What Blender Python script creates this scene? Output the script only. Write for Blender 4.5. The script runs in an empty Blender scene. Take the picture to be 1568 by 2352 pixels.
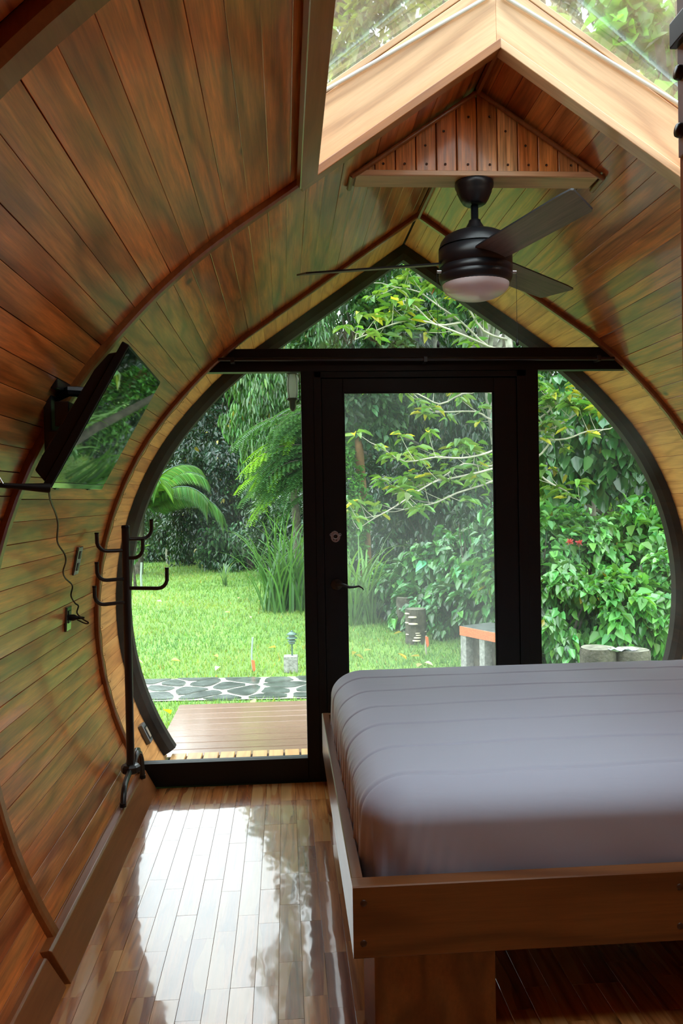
import bpy, bmesh, math, random
import numpy as np
from mathutils import Vector, Matrix, noise as mnoise

random.seed(7)
RNG = np.random.default_rng(7)
SC = bpy.context.scene
COL = SC.collection

# ------------------------------------------------------------------ camera
F_PX, CXP, CYP, HCAM = 1900.0, 784.0, 1176.0, 1.41
_d = np.array([653 - CXP, -(1149 - CYP), F_PX]); _d /= np.linalg.norm(_d)
_u = np.array([-.018, 1., 0.]); _u[2] = -(_u @ _d) / _d[2]; _u /= np.linalg.norm(_u)
_r = np.cross(_d, _u)
if _r[0] < 0: _r = -_r
RC = np.stack([_r, _d, _u], axis=1)          # rows: camera right, up, forward expressed in the room's axes
cam_d = bpy.data.cameras.new('camera'); cam = bpy.data.objects.new('camera', cam_d); COL.objects.link(cam)
cam_d.sensor_fit = 'VERTICAL'; cam_d.sensor_height = 36; cam_d.sensor_width = 24
cam_d.lens = F_PX / 2352 * 36; cam_d.clip_start = .02; cam_d.clip_end = 300
m = Matrix.Identity(4)
for i in range(3):
    m[i][0] = RC[0][i]; m[i][1] = RC[1][i]; m[i][2] = -RC[2][i]
m[0][3], m[1][3], m[2][3] = 0, 0, HCAM
cam.matrix_world = m
SC.camera = cam

# ------------------------------------------------------------------ world: rainy overcast sky
w = bpy.data.worlds.new('overcast'); SC.world = w; w.use_nodes = True
wn = w.node_tree; wn.nodes.clear()
wo = wn.nodes.new('ShaderNodeOutputWorld'); wb = wn.nodes.new('ShaderNodeBackground')
wt = wn.nodes.new('ShaderNodeTexCoord'); ws = wn.nodes.new('ShaderNodeSeparateXYZ'); wr = wn.nodes.new('ShaderNodeValToRGB')
wn.links.new(wt.outputs['Generated'], ws.inputs[0]); wn.links.new(ws.outputs['Z'], wr.inputs[0])
wr.color_ramp.elements[0].position = 0.0; wr.color_ramp.elements[0].color = (.36, .40, .43, 1)
wr.color_ramp.elements[1].position = 1.0; wr.color_ramp.elements[1].color = (.97, 1.03, 1.10, 1)   # CIE overcast: zenith about three times the horizon
wn.links.new(wr.outputs[0], wb.inputs['Color']); wb.inputs['Strength'].default_value = 1.45
wn.links.new(wb.outputs[0], wo.inputs[0])

# ------------------------------------------------------------------ exposure and cycles
SC.view_settings.view_transform = 'Standard'; SC.view_settings.look = 'None'
SC.view_settings.gamma = 1; SC.view_settings.use_curve_mapping = False
SC.view_settings.exposure = 2.42
cy = SC.cycles
cy.use_denoising = True
cy.max_bounces = 10; cy.diffuse_bounces = 5; cy.glossy_bounces = 4; cy.transmission_bounces = 6; cy.transparent_max_bounces = 12
cy.sample_clamp_indirect = 6.0; cy.caustics_reflective = False; cy.caustics_refractive = False
cy.use_adaptive_sampling = True

# ================================================================== helpers
def P(px, py, Y):                      # a point of the place, at depth Y in metres
    v = RC.T @ np.array([px - CXP, -(py - CYP), F_PX])
    return np.array([0, 0, HCAM]) + v * (Y / v[1])

class MB:
    """collects shapes, then links them as ONE mesh object"""
    def __init__(s): s.v = []; s.f = []; s.sm = []; s.mi = []; s.cur = 0
    def add(s, vs, fs, smooth=False):
        o = len(s.v); s.v += [tuple(map(float, p)) for p in vs]
        s.f += [tuple(i + o for i in f) for f in fs]; s.sm += [smooth] * len(fs); s.mi += [s.cur] * len(fs)
        return s
    def box(s, a, b):
        x0, y0, z0 = a; x1, y1, z1 = b
        return s.add([(x0,y0,z0),(x1,y0,z0),(x1,y1,z0),(x0,y1,z0),(x0,y0,z1),(x1,y0,z1),(x1,y1,z1),(x0,y1,z1)],
                     [(0,3,2,1),(4,5,6,7),(0,1,5,4),(1,2,6,5),(2,3,7,6),(3,0,4,7)])
    def prism(s, poly, axis, a, b):      # polygon in the two other axes, extruded
        n = len(poly)
        def mk(p, t):
            if axis == 'y': return (p[0], t, p[1])
            if axis == 'x': return (t, p[0], p[1])
            return (p[0], p[1], t)
        vs = [mk(p, a) for p in poly] + [mk(p, b) for p in poly]
        fs = [tuple(range(n))[::-1], tuple(range(n, 2*n))] + [(i, (i+1) % n, (i+1) % n + n, i + n) for i in range(n)]
        return s.add(vs, fs)
    def tube(s, pts, rad, n=8, caps=True, smooth=True, flat=1.0):
        pts = [Vector(p) for p in pts]; k = len(pts)
        if not hasattr(rad, '__len__'): rad = [rad] * k
        t0 = (pts[1] - pts[0]).normalized()
        up = Vector((0, 0, 1)) if abs(t0.z) < .9 else Vector((1, 0, 0))
        nx = t0.cross(up).normalized(); vs = []; tp = t0
        for i, p in enumerate(pts):
            t = (pts[min(i+1, k-1)] - pts[max(i-1, 0)]).normalized()
            q = tp.rotation_difference(t); nx = (q @ nx).normalized(); ny = t.cross(nx).normalized(); tp = t
            for j in range(n):
                a = 2 * math.pi * j / n
                vs.append(p + nx * (rad[i] * math.cos(a)) + ny * (rad[i] * flat * math.sin(a)))
        fs = [(i*n + j, i*n + (j+1) % n, (i+1)*n + (j+1) % n, (i+1)*n + j) for i in range(k-1) for j in range(n)]
        s.add(vs, fs, smooth)
        if caps:
            s.add(vs[:n], [tuple(range(n))[::-1]]); s.add(vs[-n:], [tuple(range(n))])
        return s
    def lathe(s, prof, c=(0,0,0), n=32, smooth=True):   # (radius, height) pairs about z
        vs = []
        for r, z in prof:
            for j in range(n):
                a = 2*math.pi*j/n; vs.append((c[0]+r*math.cos(a), c[1]+r*math.sin(a), c[2]+z))
        fs = [(i*n+j, i*n+(j+1) % n, (i+1)*n+(j+1) % n, (i+1)*n+j) for i in range(len(prof)-1) for j in range(n)]
        return s.add(vs, fs, smooth)
    def mesh(s, name, mats):
        me = bpy.data.meshes.new(name); me.from_pydata(s.v, [], s.f)
        me.polygons.foreach_set('use_smooth', s.sm); me.polygons.foreach_set('material_index', s.mi)
        for mm in (mats if isinstance(mats, (list, tuple)) else [mats]): me.materials.append(mm)
        me.update(); return me
    def build(s, name, mat, parent=None, bevel=0, kind=None, recalc=True):
        me = s.mesh(name, mat)
        if recalc:
            b = bmesh.new(); b.from_mesh(me); bmesh.ops.recalc_face_normals(b, faces=b.faces); b.to_mesh(me); b.free()
        return link(name, me, parent, bevel, kind)

def link(name, me, parent=None, bevel=0, kind=None):
    o = bpy.data.objects.new(name, me); COL.objects.link(o)
    if parent is not None: o.parent = parent
    if bevel:
        md = o.modifiers.new('bevel', 'BEVEL'); md.width = bevel; md.segments = 2; md.limit_method = 'ANGLE'
    if kind: o['kind'] = kind
    return o

def tag(o, label=None, cat=None, group=None, kind=None):
    if label: o['label'] = label
    if cat: o['category'] = cat
    if group: o['group'] = group
    if kind: o['kind'] = kind
    return o

def thing(name, label, cat, loc=(0,0,0), group=None, rot=(0,0,0)):
    o = bpy.data.objects.new(name, None); COL.objects.link(o); o.empty_display_size = .1
    o.location = loc; o.rotation_euler = rot
    return tag(o, label, cat, group)

def board_matrix(p0, p1, nrm):           # local Y runs p0 -> p1, local Z is nrm
    p0, p1, n = Vector(p0), Vector(p1), Vector(nrm)
    y = (p1 - p0).normalized(); z = (n - y * n.dot(y)).normalized(); x = y.cross(z)
    mm = Matrix.Identity(4)
    for i in range(3): mm[i][0], mm[i][1], mm[i][2], mm[i][3] = x[i], y[i], z[i], ((p0+p1)/2)[i]
    return mm

def plank_mesh(name, L, W, T, mat, ch=.0015):   # chamfered board, top face at z = 0
    sec = [(-W/2, -T), (-W/2, -ch), (-W/2+ch, 0), (W/2-ch, 0), (W/2, -ch), (W/2, -T)]
    n = 6; vs = [(x, -L/2, z) for x, z in sec] + [(x, L/2, z) for x, z in sec]
    fs = [tuple(range(n)), tuple(range(2*n-1, n-1, -1))] + [(i, i+n, (i+1) % n + n, (i+1) % n) for i in range(n)]
    me = bpy.data.meshes.new(name); me.from_pydata(vs, [], fs); me.materials.append(mat); me.update()
    return me

def wmat(o):                              # world matrix without waiting for the depsgraph
    return (wmat(o.parent) @ o.matrix_parent_inverse if o.parent else Matrix.Identity(4)) @ o.matrix_basis
def setw(o, mat):
    o.matrix_basis = (wmat(o.parent).inverted() if o.parent else Matrix.Identity(4)) @ mat

def board(name, p0, p1, W, T, nrm, mat, parent=None, ch=.002, bevel=0):
    L = (Vector(p1) - Vector(p0)).length
    o = link(name, plank_mesh(name, L, W, T, mat, ch), parent, bevel)
    setw(o, board_matrix(p0, p1, nrm)); return o

# ================================================================== materials
def newmat(name):
    mm = bpy.data.materials.new(name); mm.use_nodes = True
    nt = mm.node_tree; bs = nt.nodes['Principled BSDF']; return mm, nt, bs

def N(nt, t, **kw):
    n = nt.nodes.new(t)
    for k, v in kw.items():
        if k.startswith('i_'): n.inputs[k[2:].replace('_', ' ')].default_value = v
        else: setattr(n, k, v)
    return n

def math_(nt, op, a, b=None, clamp=False):
    n = nt.nodes.new('ShaderNodeMath'); n.operation = op; n.use_clamp = clamp
    for i, x in enumerate((a, b)):
        if x is None: continue
        if isinstance(x, (int, float)): n.inputs[i].default_value = x
        else: nt.links.new(x, n.inputs[i])
    return n.outputs[0]

def mixc(nt, fac, a, b, mode='MIX'):
    n = nt.nodes.new('ShaderNodeMix'); n.data_type = 'RGBA'; n.blend_type = mode
    for sock, x in ((n.inputs[0], fac), (n.inputs[6], a), (n.inputs[7], b)):
        if isinstance(x, (int, float)): sock.default_value = x
        elif isinstance(x, tuple): sock.default_value = (*x, 1) if len(x) == 3 else x
        else: nt.links.new(x, sock)
    return n.outputs[2]

def plain(name, col, rough=.5, metal=0, spec=.5, coat=0, bump=0, bscale=200, var=0, vscale=8):
    mm, nt, bs = newmat(name)
    bs.inputs['Base Color'].default_value = (*col, 1); bs.inputs['Roughness'].default_value = rough
    bs.inputs['Metallic'].default_value = metal; bs.inputs['Specular IOR Level'].default_value = spec
    bs.inputs['Coat Weight'].default_value = coat
    tc = N(nt, 'ShaderNodeTexCoord')
    if bump:
        no = N(nt, 'ShaderNodeTexNoise', i_Scale=bscale, i_Detail=3.); nt.links.new(tc.outputs['Object'], no.inputs['Vector'])
        b = N(nt, 'ShaderNodeBump', i_Strength=bump, i_Distance=.01); nt.links.new(no.outputs['Fac'], b.inputs['Height'])
        nt.links.new(b.outputs[0], bs.inputs['Normal'])
    if var:
        no = N(nt, 'ShaderNodeTexNoise', i_Scale=vscale, i_Detail=5.); nt.links.new(tc.outputs['Object'], no.inputs['Vector'])
        r = N(nt, 'ShaderNodeMapRange'); nt.links.new(no.outputs['Fac'], r.inputs[0])
        r.inputs[1].default_value = .3; r.inputs[2].default_value = .7; r.inputs[3].default_value = 1-var; r.inputs[4].default_value = 1+var
        c = mixc(nt, 1.0, (*col, 1), (1,1,1,1), 'MULTIPLY'); n2 = nt.nodes[-1]; nt.links.new(r.outputs[0], n2.inputs[7])
        nt.links.new(c, bs.inputs['Base Color'])
    return mm

def wood(name, tones, rough=.3, coat=.6, coat_r=.12, sap=0, fine=.35, ring=.5, knots=.5, ringscale=14, bump=.15, bright=1.0, wav=0, coat_ior=1.5):
    """varnished teak: every board gets its own tone, grain runs along local Y"""
    mm, nt, bs = newmat(name); L = nt.links.new
    tc = N(nt, 'ShaderNodeTexCoord'); oi = N(nt, 'ShaderNodeObjectInfo')
    off = N(nt, 'ShaderNodeVectorMath', operation='SCALE'); off.inputs[0].default_value = (13.1, 47.7, 29.3)
    L(oi.outputs['Random'], off.inputs['Scale'])
    ad = N(nt, 'ShaderNodeVectorMath', operation='ADD'); L(tc.outputs['Object'], ad.inputs[0]); L(off.outputs[0], ad.inputs[1])
    def mapped(sx, sy, sz=1):
        mp = N(nt, 'ShaderNodeMapping'); mp.inputs['Scale'].default_value = (sx, sy, sz); L(ad.outputs[0], mp.inputs[0]); return mp.outputs[0]
    # board tone
    rp = N(nt, 'ShaderNodeValToRGB'); rp.color_ramp.interpolation = 'LINEAR'
    el = rp.color_ramp.elements
    while len(el) < len(tones): el.new(.5)
    for i, c in enumerate(tones): el[i].position = i / (len(tones)-1); el[i].color = (*[x*bright for x in c], 1)
    big = N(nt, 'ShaderNodeTexNoise', i_Scale=1.0, i_Detail=2., i_Distortion=.6); L(mapped(9, .9), big.inputs['Vector'])
    t = math_(nt, 'ADD', math_(nt, 'ADD', math_(nt, 'MULTIPLY', oi.outputs['Random'], .8), .1), math_(nt, 'MULTIPLY', math_(nt, 'SUBTRACT', big.outputs['Fac'], .5), .7), True)
    L(t, rp.inputs[0]); col = rp.outputs[0]
    # knots
    vo = N(nt, 'ShaderNodeTexVoronoi', i_Scale=1.0); L(mapped(5.5, 2.6, 2), vo.inputs['Vector'])
    kd = vo.outputs['Distance']
    # cathedral rings: x warped by noise and by the knots
    wn_ = N(nt, 'ShaderNodeTexNoise', i_Scale=1.0, i_Detail=1.5); L(mapped(7, .9, 3), wn_.inputs['Vector'])
    sx = N(nt, 'ShaderNodeSeparateXYZ'); L(ad.outputs[0], sx.inputs[0])
    kw_ = math_(nt, 'DIVIDE', .06, math_(nt, 'ADD', kd, .12))
    ph = math_(nt, 'ADD', math_(nt, 'MULTIPLY', sx.outputs[0], ringscale*2.0),
               math_(nt, 'ADD', math_(nt, 'MULTIPLY', wn_.outputs['Fac'], ringscale*.9), math_(nt, 'MULTIPLY', kw_, ringscale*.30)))
    sn = math_(nt, 'SINE', math_(nt, 'MULTIPLY', ph, 3.0))
    sn = math_(nt, 'POWER', math_(nt, 'MULTIPLY', math_(nt, 'ADD', sn, 1.0), .5), 3.0)
    col = mixc(nt, math_(nt, 'MULTIPLY', sn, ring), col, mixc(nt, 1.0, col, (.42, .33, .26), 'MULTIPLY'))
    # fine streaks
    fn = N(nt, 'ShaderNodeTexNoise', i_Scale=1.0, i_Detail=4., i_Roughness=.65); L(mapped(110, 5, 60), fn.inputs['Vector'])
    r2 = N(nt, 'ShaderNodeMapRange'); L(fn.outputs['Fac'], r2.inputs[0])
    r2.inputs[1].default_value = .3; r2.inputs[2].default_value = .7; r2.inputs[3].default_value = 1-fine; r2.inputs[4].default_value = 1+fine*.8
    sc = N(nt, 'ShaderNodeVectorMath', operation='SCALE'); L(col, sc.inputs[0]); L(r2.outputs[0], sc.inputs['Scale']); col = sc.outputs[0]
    if sap:                              # pale sapwood running along one edge
        sp = N(nt, 'ShaderNodeTexNoise', i_Scale=1.0, i_Detail=1.); L(mapped(17, 1.5), sp.inputs['Vector'])
        s2 = N(nt, 'ShaderNodeMapRange', interpolation_type='SMOOTHSTEP'); L(sp.outputs['Fac'], s2.inputs[0])
        s2.inputs[1].default_value = .56; s2.inputs[2].default_value = .585
        col = mixc(nt, math_(nt, 'MULTIPLY', s2.outputs[0], sap), col, (.66*bright, .38*bright, .14*bright))
    k2 = N(nt, 'ShaderNodeMapRange', interpolation_type='SMOOTHSTEP'); L(kd, k2.inputs[0])
    k2.inputs[1].default_value = .11; k2.inputs[2].default_value = .03
    sepc = N(nt, 'ShaderNodeSeparateColor'); L(vo.outputs['Color'], sepc.inputs[0]); sel = math_(nt, 'GREATER_THAN', sepc.outputs[0], .45)
    col = mixc(nt, math_(nt, 'MULTIPLY', math_(nt, 'MULTIPLY', k2.outputs[0], sel), knots), col, (.035, .014, .006))
    L(col, bs.inputs['Base Color'])
    bs.inputs['Roughness'].default_value = rough; bs.inputs['Coat Weight'].default_value = coat; bs.inputs['Coat Roughness'].default_value = coat_r
    bs.inputs['Specular IOR Level'].default_value = .4; bs.inputs['Coat IOR'].default_value = coat_ior
    b = N(nt, 'ShaderNodeBump', i_Strength=bump, i_Distance=.002); L(fn.outputs['Fac'], b.inputs['Height']); L(b.outputs[0], bs.inputs['Normal'])
    if wav:                              # the varnish film is a little uneven
        wv = N(nt, 'ShaderNodeTexNoise', i_Scale=1.0, i_Detail=2.); L(mapped(9, 5, 9), wv.inputs['Vector'])
        b2 = N(nt, 'ShaderNodeBump', i_Strength=wav, i_Distance=.01); L(wv.outputs['Fac'], b2.inputs['Height'])
        L(b2.outputs[0], b.inputs['Normal']); L(b2.outputs[0], bs.inputs['Coat Normal'])
    return mm

TEAK = [(.29,.060,.013), (.72,.180,.034), (.56,.205,.055), (.82,.25,.055), (.41,.090,.020), (.66,.245,.075), (.36,.076,.018), (.76,.27,.075)]
M = {}
M['ceil'] = wood('varnished_teak_panelling', TEAK, rough=.36, coat=.5, coat_r=.14, fine=.34, ring=.7, wav=.25, bright=1.1, ringscale=9, knots=.85)
M['porch'] = wood('porch_teak', [(.50,.19,.05),(.62,.27,.07),(.68,.33,.10),(.55,.22,.055)], rough=.5, coat=.15, fine=.2, ring=.4)
M['trim'] = wood('trim_teak', [(.26,.09,.028),(.33,.125,.035),(.30,.10,.03)], rough=.35, coat=.4, fine=.15, ring=.25, knots=.2)
M['beam'] = wood('pale_teak_beam', [(.76,.46,.25),(.82,.54,.32),(.74,.42,.21)], rough=.42, coat=.3, fine=.14, ring=.5, ringscale=9, knots=.25)
M['gable'] = wood('gable_teak', bright=1.25, tones=[(.50,.15,.035),(.68,.28,.08),(.56,.19,.045),(.74,.42,.18),(.54,.19,.05)], rough=.3, coat=.5, fine=.5, ring=.45)
M['floor'] = wood('floor_teak', [(.46,.15,.036),(.60,.235,.06),(.66,.30,.09),(.33,.095,.024),(.56,.24,.075),(.40,.135,.04)],
                  rough=.22, coat=1.0, coat_r=.045, sap=.65, coat_ior=1.62, fine=.25, ring=.55, knots=.8, bump=.05, wav=.14)
M['bed'] = wood('bed_teak', [(.19,.066,.017),(.225,.080,.022)], rough=.35, coat=.5, coat_r=.15, fine=.15, ring=.65, ringscale=7, knots=.0, bump=.05)
M['slat'] = wood('porch_floor_pine', [(.66,.36,.13),(.72,.42,.17)], rough=.4, coat=.3, fine=.15, ring=.35)
M['doorwood'] = wood('door_teak', [(.60,.24,.08),(.62,.26,.09)], rough=.5, coat=.2, fine=.1, ring=.3, knots=.1)
M['black'] = plain('matt_black_paint', (.007,.0065,.006), .45, spec=.3, bump=.05, bscale=400)
M['ring'] = plain('dark_brown_painted_arch', (.011,.007,.005), .6, spec=.2, bump=.1, bscale=60, var=.3)
M['blackmetal'] = plain('black_powder_coat', (.011,.012,.013), .32, spec=.6)
M['fanblack'] = plain('satin_black_metal', (.009,.012,.016), .36, spec=.6)
M['opal'] = plain('opal_glass', (.88,.80,.82), .35, coat=.3)
M['bladegrey'] = wood('grey_oak_blade', [(.17,.125,.105),(.19,.14,.12)], rough=.5, coat=.05, fine=.3, ring=.25, ringscale=6, knots=0)
M['steel'] = plain('brushed_steel', (.55,.56,.58), .3, metal=1)
M['brass'] = plain('worn_brass', (.60,.36,.18), .3, metal=1)
M['copper'] = plain('copper_wire', (.42,.17,.08), .35, metal=1)
M['plastic'] = plain('black_plastic', (.008,.008,.008), .4, spec=.3)
M['greyplastic'] = plain('grey_plastic', (.10,.10,.105), .4)
M['glossblack'] = plain('glossy_black_screen', (.003,.004,.004), .02, spec=.8)
M['switch'] = plain('gloss_switch_plate', (.06,.065,.06), .06, spec=.9, coat=1)
M['sheet'] = None
M['dark'] = plain('dark_backing', (.012,.007,.004), .9)
M['bolt'] = plain('dark_plug', (.06,.022,.010), .4)
M['galv'] = plain('grey_painted_metal', (.70,.73,.80), .45, var=.15, vscale=20)
M['composite'] = wood('wet_composite_board', [(.28,.17,.115),(.32,.20,.14)], rough=.16, coat=.8, coat_r=.12, fine=.08, ring=.08, knots=0, bump=.2)
M['concrete'] = plain('weathered_concrete', (.30,.30,.27), .85, bump=.5, bscale=60, var=.35, vscale=30)
M['darkconcrete'] = plain('wet_dark_slab', (.09,.10,.095), .45, bump=.3, bscale=80, var=.4, vscale=15)
M['orange'] = plain('orange_painted_edge', (.75,.17,.06), .7, bump=.5, bscale=120, var=.25, vscale=60)
M['stone'] = plain('wet_flagstone', (.085,.10,.09), .22, bump=.25, bscale=40, var=.5, vscale=6)
M['mortar'] = plain('pale_mortar', (.62,.62,.50), .8, bump=.3, bscale=80, var=.15)
M['bark'] = plain('mossy_bark', (.085,.075,.055), .85, bump=1, bscale=40, var=.55, vscale=12)
M['palebark'] = plain('pale_blotched_bark', (.36,.35,.29), .8, bump=.4, bscale=30, var=.5, vscale=9)
M['greybark'] = plain('grey_green_bark', (.13,.145,.11), .8, bump=.6, bscale=30, var=.4, vscale=8)
M['brownbark'] = plain('rusty_brown_bark', (.17,.085,.03), .8, bump=.6, bscale=30, var=.4, vscale=8)
M['twig'] = plain('pale_twig', (.42,.38,.31), .7, var=.3)
M['fungus'] = plain('cream_bracket_fungus', (.70,.62,.44), .7, bump=.2)
M['soil'] = plain('dark_soil', (.05,.055,.03), .9, var=.4)
M['ribbon'] = plain('orange_ribbon', (.85,.18,.07), .6)
M['lampglass'] = plain('lantern_glass', (.78,.82,.80), .2, coat=.5)
_lm = M['lampglass'].node_tree; _tr = _lm.nodes.new('ShaderNodeBsdfTranslucent'); _tr.inputs[0].default_value = (.85,.88,.86,1); _mx = _lm.nodes.new('ShaderNodeMixShader'); _mx.inputs[0].default_value = .7
_lm.links.new(_lm.nodes['Principled BSDF'].outputs[0], _mx.inputs[1]); _lm.links.new(_tr.outputs[0], _mx.inputs[2]); _lm.links.new(_mx.outputs[0], _lm.nodes['Material Output'].inputs[0])
M['lampgreen'] = plain('green_patina_metal', (.11,.19,.15), .35, metal=.4)
M['pot'] = plain('stake_grey', (.36,.42,.38), .6)

# lawn ground
mm, nt, bs = newmat('lawn_ground'); M['lawn'] = mm
tc = N(nt, 'ShaderNodeTexCoord'); n1 = N(nt, 'ShaderNodeTexNoise', i_Scale=1.2, i_Detail=6.); nt.links.new(tc.outputs['Object'], n1.inputs['Vector'])
cr = N(nt, 'ShaderNodeValToRGB'); nt.links.new(n1.outputs['Fac'], cr.inputs[0])
cr.color_ramp.elements[0].position = .3; cr.color_ramp.elements[0].color = (.12,.22,.04,1); cr.color_ramp.elements[1].position = .7; cr.color_ramp.elements[1].color = (.19,.34,.06,1)
nt.links.new(cr.outputs[0], bs.inputs['Base Color']); bs.inputs['Roughness'].default_value = .8

def leafmat(name, rough=.35, trans=.35, spec=.5):
    mm, nt, bs = newmat(name); L = nt.links.new
    at = N(nt, 'ShaderNodeAttribute', attribute_name='tint')
    L(at.outputs['Color'], bs.inputs['Base Color']); bs.inputs['Roughness'].default_value = rough; bs.inputs['Specular IOR Level'].default_value = spec
    tr = N(nt, 'ShaderNodeBsdfTranslucent')
    yl = mixc(nt, 1.0, at.outputs['Color'], (1.5, 1.35, .5), 'MULTIPLY'); L(yl, tr.inputs['Color'])
    mx = N(nt, 'ShaderNodeMixShader'); mx.inputs[0].default_value = trans
    L(bs.outputs[0], mx.inputs[1]); L(tr.outputs[0], mx.inputs[2]); L(mx.outputs[0], nt.nodes['Material Output'].inputs[0])
    return mm
M['leaf'] = leafmat('garden_leaf', .38, .38)
M['wetleaf'] = leafmat('wet_glossy_leaf', .22, .2, .8)
M['grass'] = leafmat('grass_blade', .5, .4, .3)

def glassmat(name, haze, hazecol=(.75,.82,.82), ns=2.2, refl=.55, streak=False, lo=.42, hi=.75):
    """clear pane with a milky haze: wet film, plus painted-in mist and reflections"""
    mm, nt, bs = newmat(name); L = nt.links.new; nt.nodes.remove(bs)
    tr = N(nt, 'ShaderNodeBsdfTransparent'); tr.inputs[0].default_value = (.93,.96,.94,1)
    gl = N(nt, 'ShaderNodeBsdfGlossy'); gl.inputs['Roughness'].default_value = .0
    lw = N(nt, 'ShaderNodeFresnel'); lw.inputs['IOR'].default_value = 1.5
    m1 = N(nt, 'ShaderNodeMixShader'); L(math_(nt, 'MULTIPLY', lw.outputs[0], refl), m1.inputs[0]); L(tr.outputs[0], m1.inputs[1]); L(gl.outputs[0], m1.inputs[2])
    di = N(nt, 'ShaderNodeBsdfTranslucent'); di.inputs[0].default_value = (*hazecol, 1)  # milky haze painted into the pane, in place of rain mist outdoors
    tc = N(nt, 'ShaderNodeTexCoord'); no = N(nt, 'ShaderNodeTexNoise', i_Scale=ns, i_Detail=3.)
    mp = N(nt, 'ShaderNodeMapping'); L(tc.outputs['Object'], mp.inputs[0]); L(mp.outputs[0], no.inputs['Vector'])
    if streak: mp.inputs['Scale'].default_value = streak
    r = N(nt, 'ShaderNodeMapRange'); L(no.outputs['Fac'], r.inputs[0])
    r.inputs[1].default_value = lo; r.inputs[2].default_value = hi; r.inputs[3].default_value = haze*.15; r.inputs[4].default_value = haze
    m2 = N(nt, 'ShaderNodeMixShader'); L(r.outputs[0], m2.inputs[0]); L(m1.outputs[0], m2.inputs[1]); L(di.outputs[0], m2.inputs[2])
    L(m2.outputs[0], nt.nodes['Material Output'].inputs[0])
    return mm
M['pane'] = glassmat('window_pane_glass', .03)
M['doorpane'] = glassmat('door_glass_reflection_haze', .085, ns=.9, lo=.30, hi=.62)  # stronger haze painted in for the room's reflection on the door glass
M['skypane'] = glassmat('wet_skylight_glass', .022, hazecol=(.8,.86,.88), ns=3., streak=(2, 2, 14), lo=.4, hi=.7)

# bed sheet
mm, nt, bs = newmat('grey_cotton_sheet'); M['sheet'] = mm
bs.inputs['Base Color'].default_value = (.49,.515,.63,1); bs.inputs['Roughness'].default_value = .62
bs.inputs['Sheen Weight'].default_value = .25; bs.inputs['Sheen Roughness'].default_value = .4; bs.inputs['Specular IOR Level'].default_value = .3
tc = N(nt, 'ShaderNodeTexCoord'); n1 = N(nt, 'ShaderNodeTexNoise', i_Scale=900., i_Detail=1.); nt.links.new(tc.outputs['Object'], n1.inputs['Vector'])
b1 = N(nt, 'ShaderNodeBump', i_Strength=.12, i_Distance=.001); nt.links.new(n1.outputs['Fac'], b1.inputs['Height'])
mp = N(nt, 'ShaderNodeMapping'); mp.inputs['Scale'].default_value = (5, 26, 14); nt.links.new(tc.outputs['Object'], mp.inputs[0])
n2 = N(nt, 'ShaderNodeTexNoise', i_Scale=1., i_Detail=3., i_Distortion=.8); nt.links.new(mp.outputs[0], n2.inputs['Vector'])
b2 = N(nt, 'ShaderNodeBump', i_Strength=.14, i_Distance=.006); nt.links.new(n2.outputs['Fac'], b2.inputs['Height']); nt.links.new(b1.outputs[0], b2.inputs['Normal'])
nt.links.new(b2.outputs[0], bs.inputs['Normal'])

# ================================================================== the shell's section
CX = .69                                  # the ridge stands over this X
_pp = [(0, 2.817), (.31, 2.602), (.62, 2.387), (.86, 2.221), (.94, 2.16), (1.01, 2.10), (1.08, 2.035), (1.15, 1.962)]
for a in np.radians(np.arange(42, -34, -4.0)):
    _pp.append((.05 + 1.562*math.cos(a), .85 + 1.562*math.sin(a)))
_pp.append((1.361, 0.0))
_pp = np.array(_pp); _sl = np.concatenate([[0], np.cumsum(np.hypot(*np.diff(_pp, axis=0).T))]); SLEN = _sl[-1]
def prof(s, off=0.0):                     # half section: distance s from the ridge -> (dx, z), tangent; off > 0 moves inward
    s = min(max(s, 0), SLEN)
    x = np.interp(s, _sl, _pp[:, 0]); z = np.interp(s, _sl, _pp[:, 1])
    e = .03; a, b = max(s-e, 0), min(s+e, SLEN)
    tx = np.interp(b, _sl, _pp[:, 0]) - np.interp(a, _sl, _pp[:, 0]); tz = np.interp(b, _sl, _pp[:, 1]) - np.interp(a, _sl, _pp[:, 1])
    l = math.hypot(tx, tz); tx /= l; tz /= l
    return x + tz*off, z - tx*off, tx, tz
def halfx(z): return .05 + math.sqrt(max(0, 1.562**2 - (z-.85)**2))
def wallx_left(z): return CX - halfx(z)

Y_T1, Y_T2, Y_T3, Y_BACK, Y_OUT = 4.12, 2.56, 1.25, -.9, 4.66
walls = {}
def shell_backing(name, side, s0, s1, y0, y1, skip=None):
    mb = MB(); n = max(2, int((s1-s0)/.08)); ss = np.linspace(s0, s1, n+1)
    for a, b in zip(ss[:-1], ss[1:]):
        pa, pb = prof(a, -.030), prof(b, -.030); qa, qb = prof(a, -.07), prof(b, -.07)
        if a <= 1e-6: pa, qa = (0, 2.817+.0365), (0, 2.817+.085)
        v = [(CX+side*pa[0], y0, pa[1]), (CX+side*pb[0], y0, pb[1]), (CX+side*pb[0], y1, pb[1]), (CX+side*pa[0], y1, pa[1]),
             (CX+side*qa[0], y0, qa[1]), (CX+side*qb[0], y0, qb[1]), (CX+side*qb[0], y1, qb[1]), (CX+side*qa[0], y1, qa[1])]
        mb.add(v, [(0,3,2,1),(4,5,6,7),(0,1,5,4),(1,2,6,5),(2,3,7,6),(3,0,4,7)])
    return mb
S_SPLIT = 1.42                            # ceiling above, wall below
SKY_S = .715                              # slope length of the skylight opening from the ridge
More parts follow.
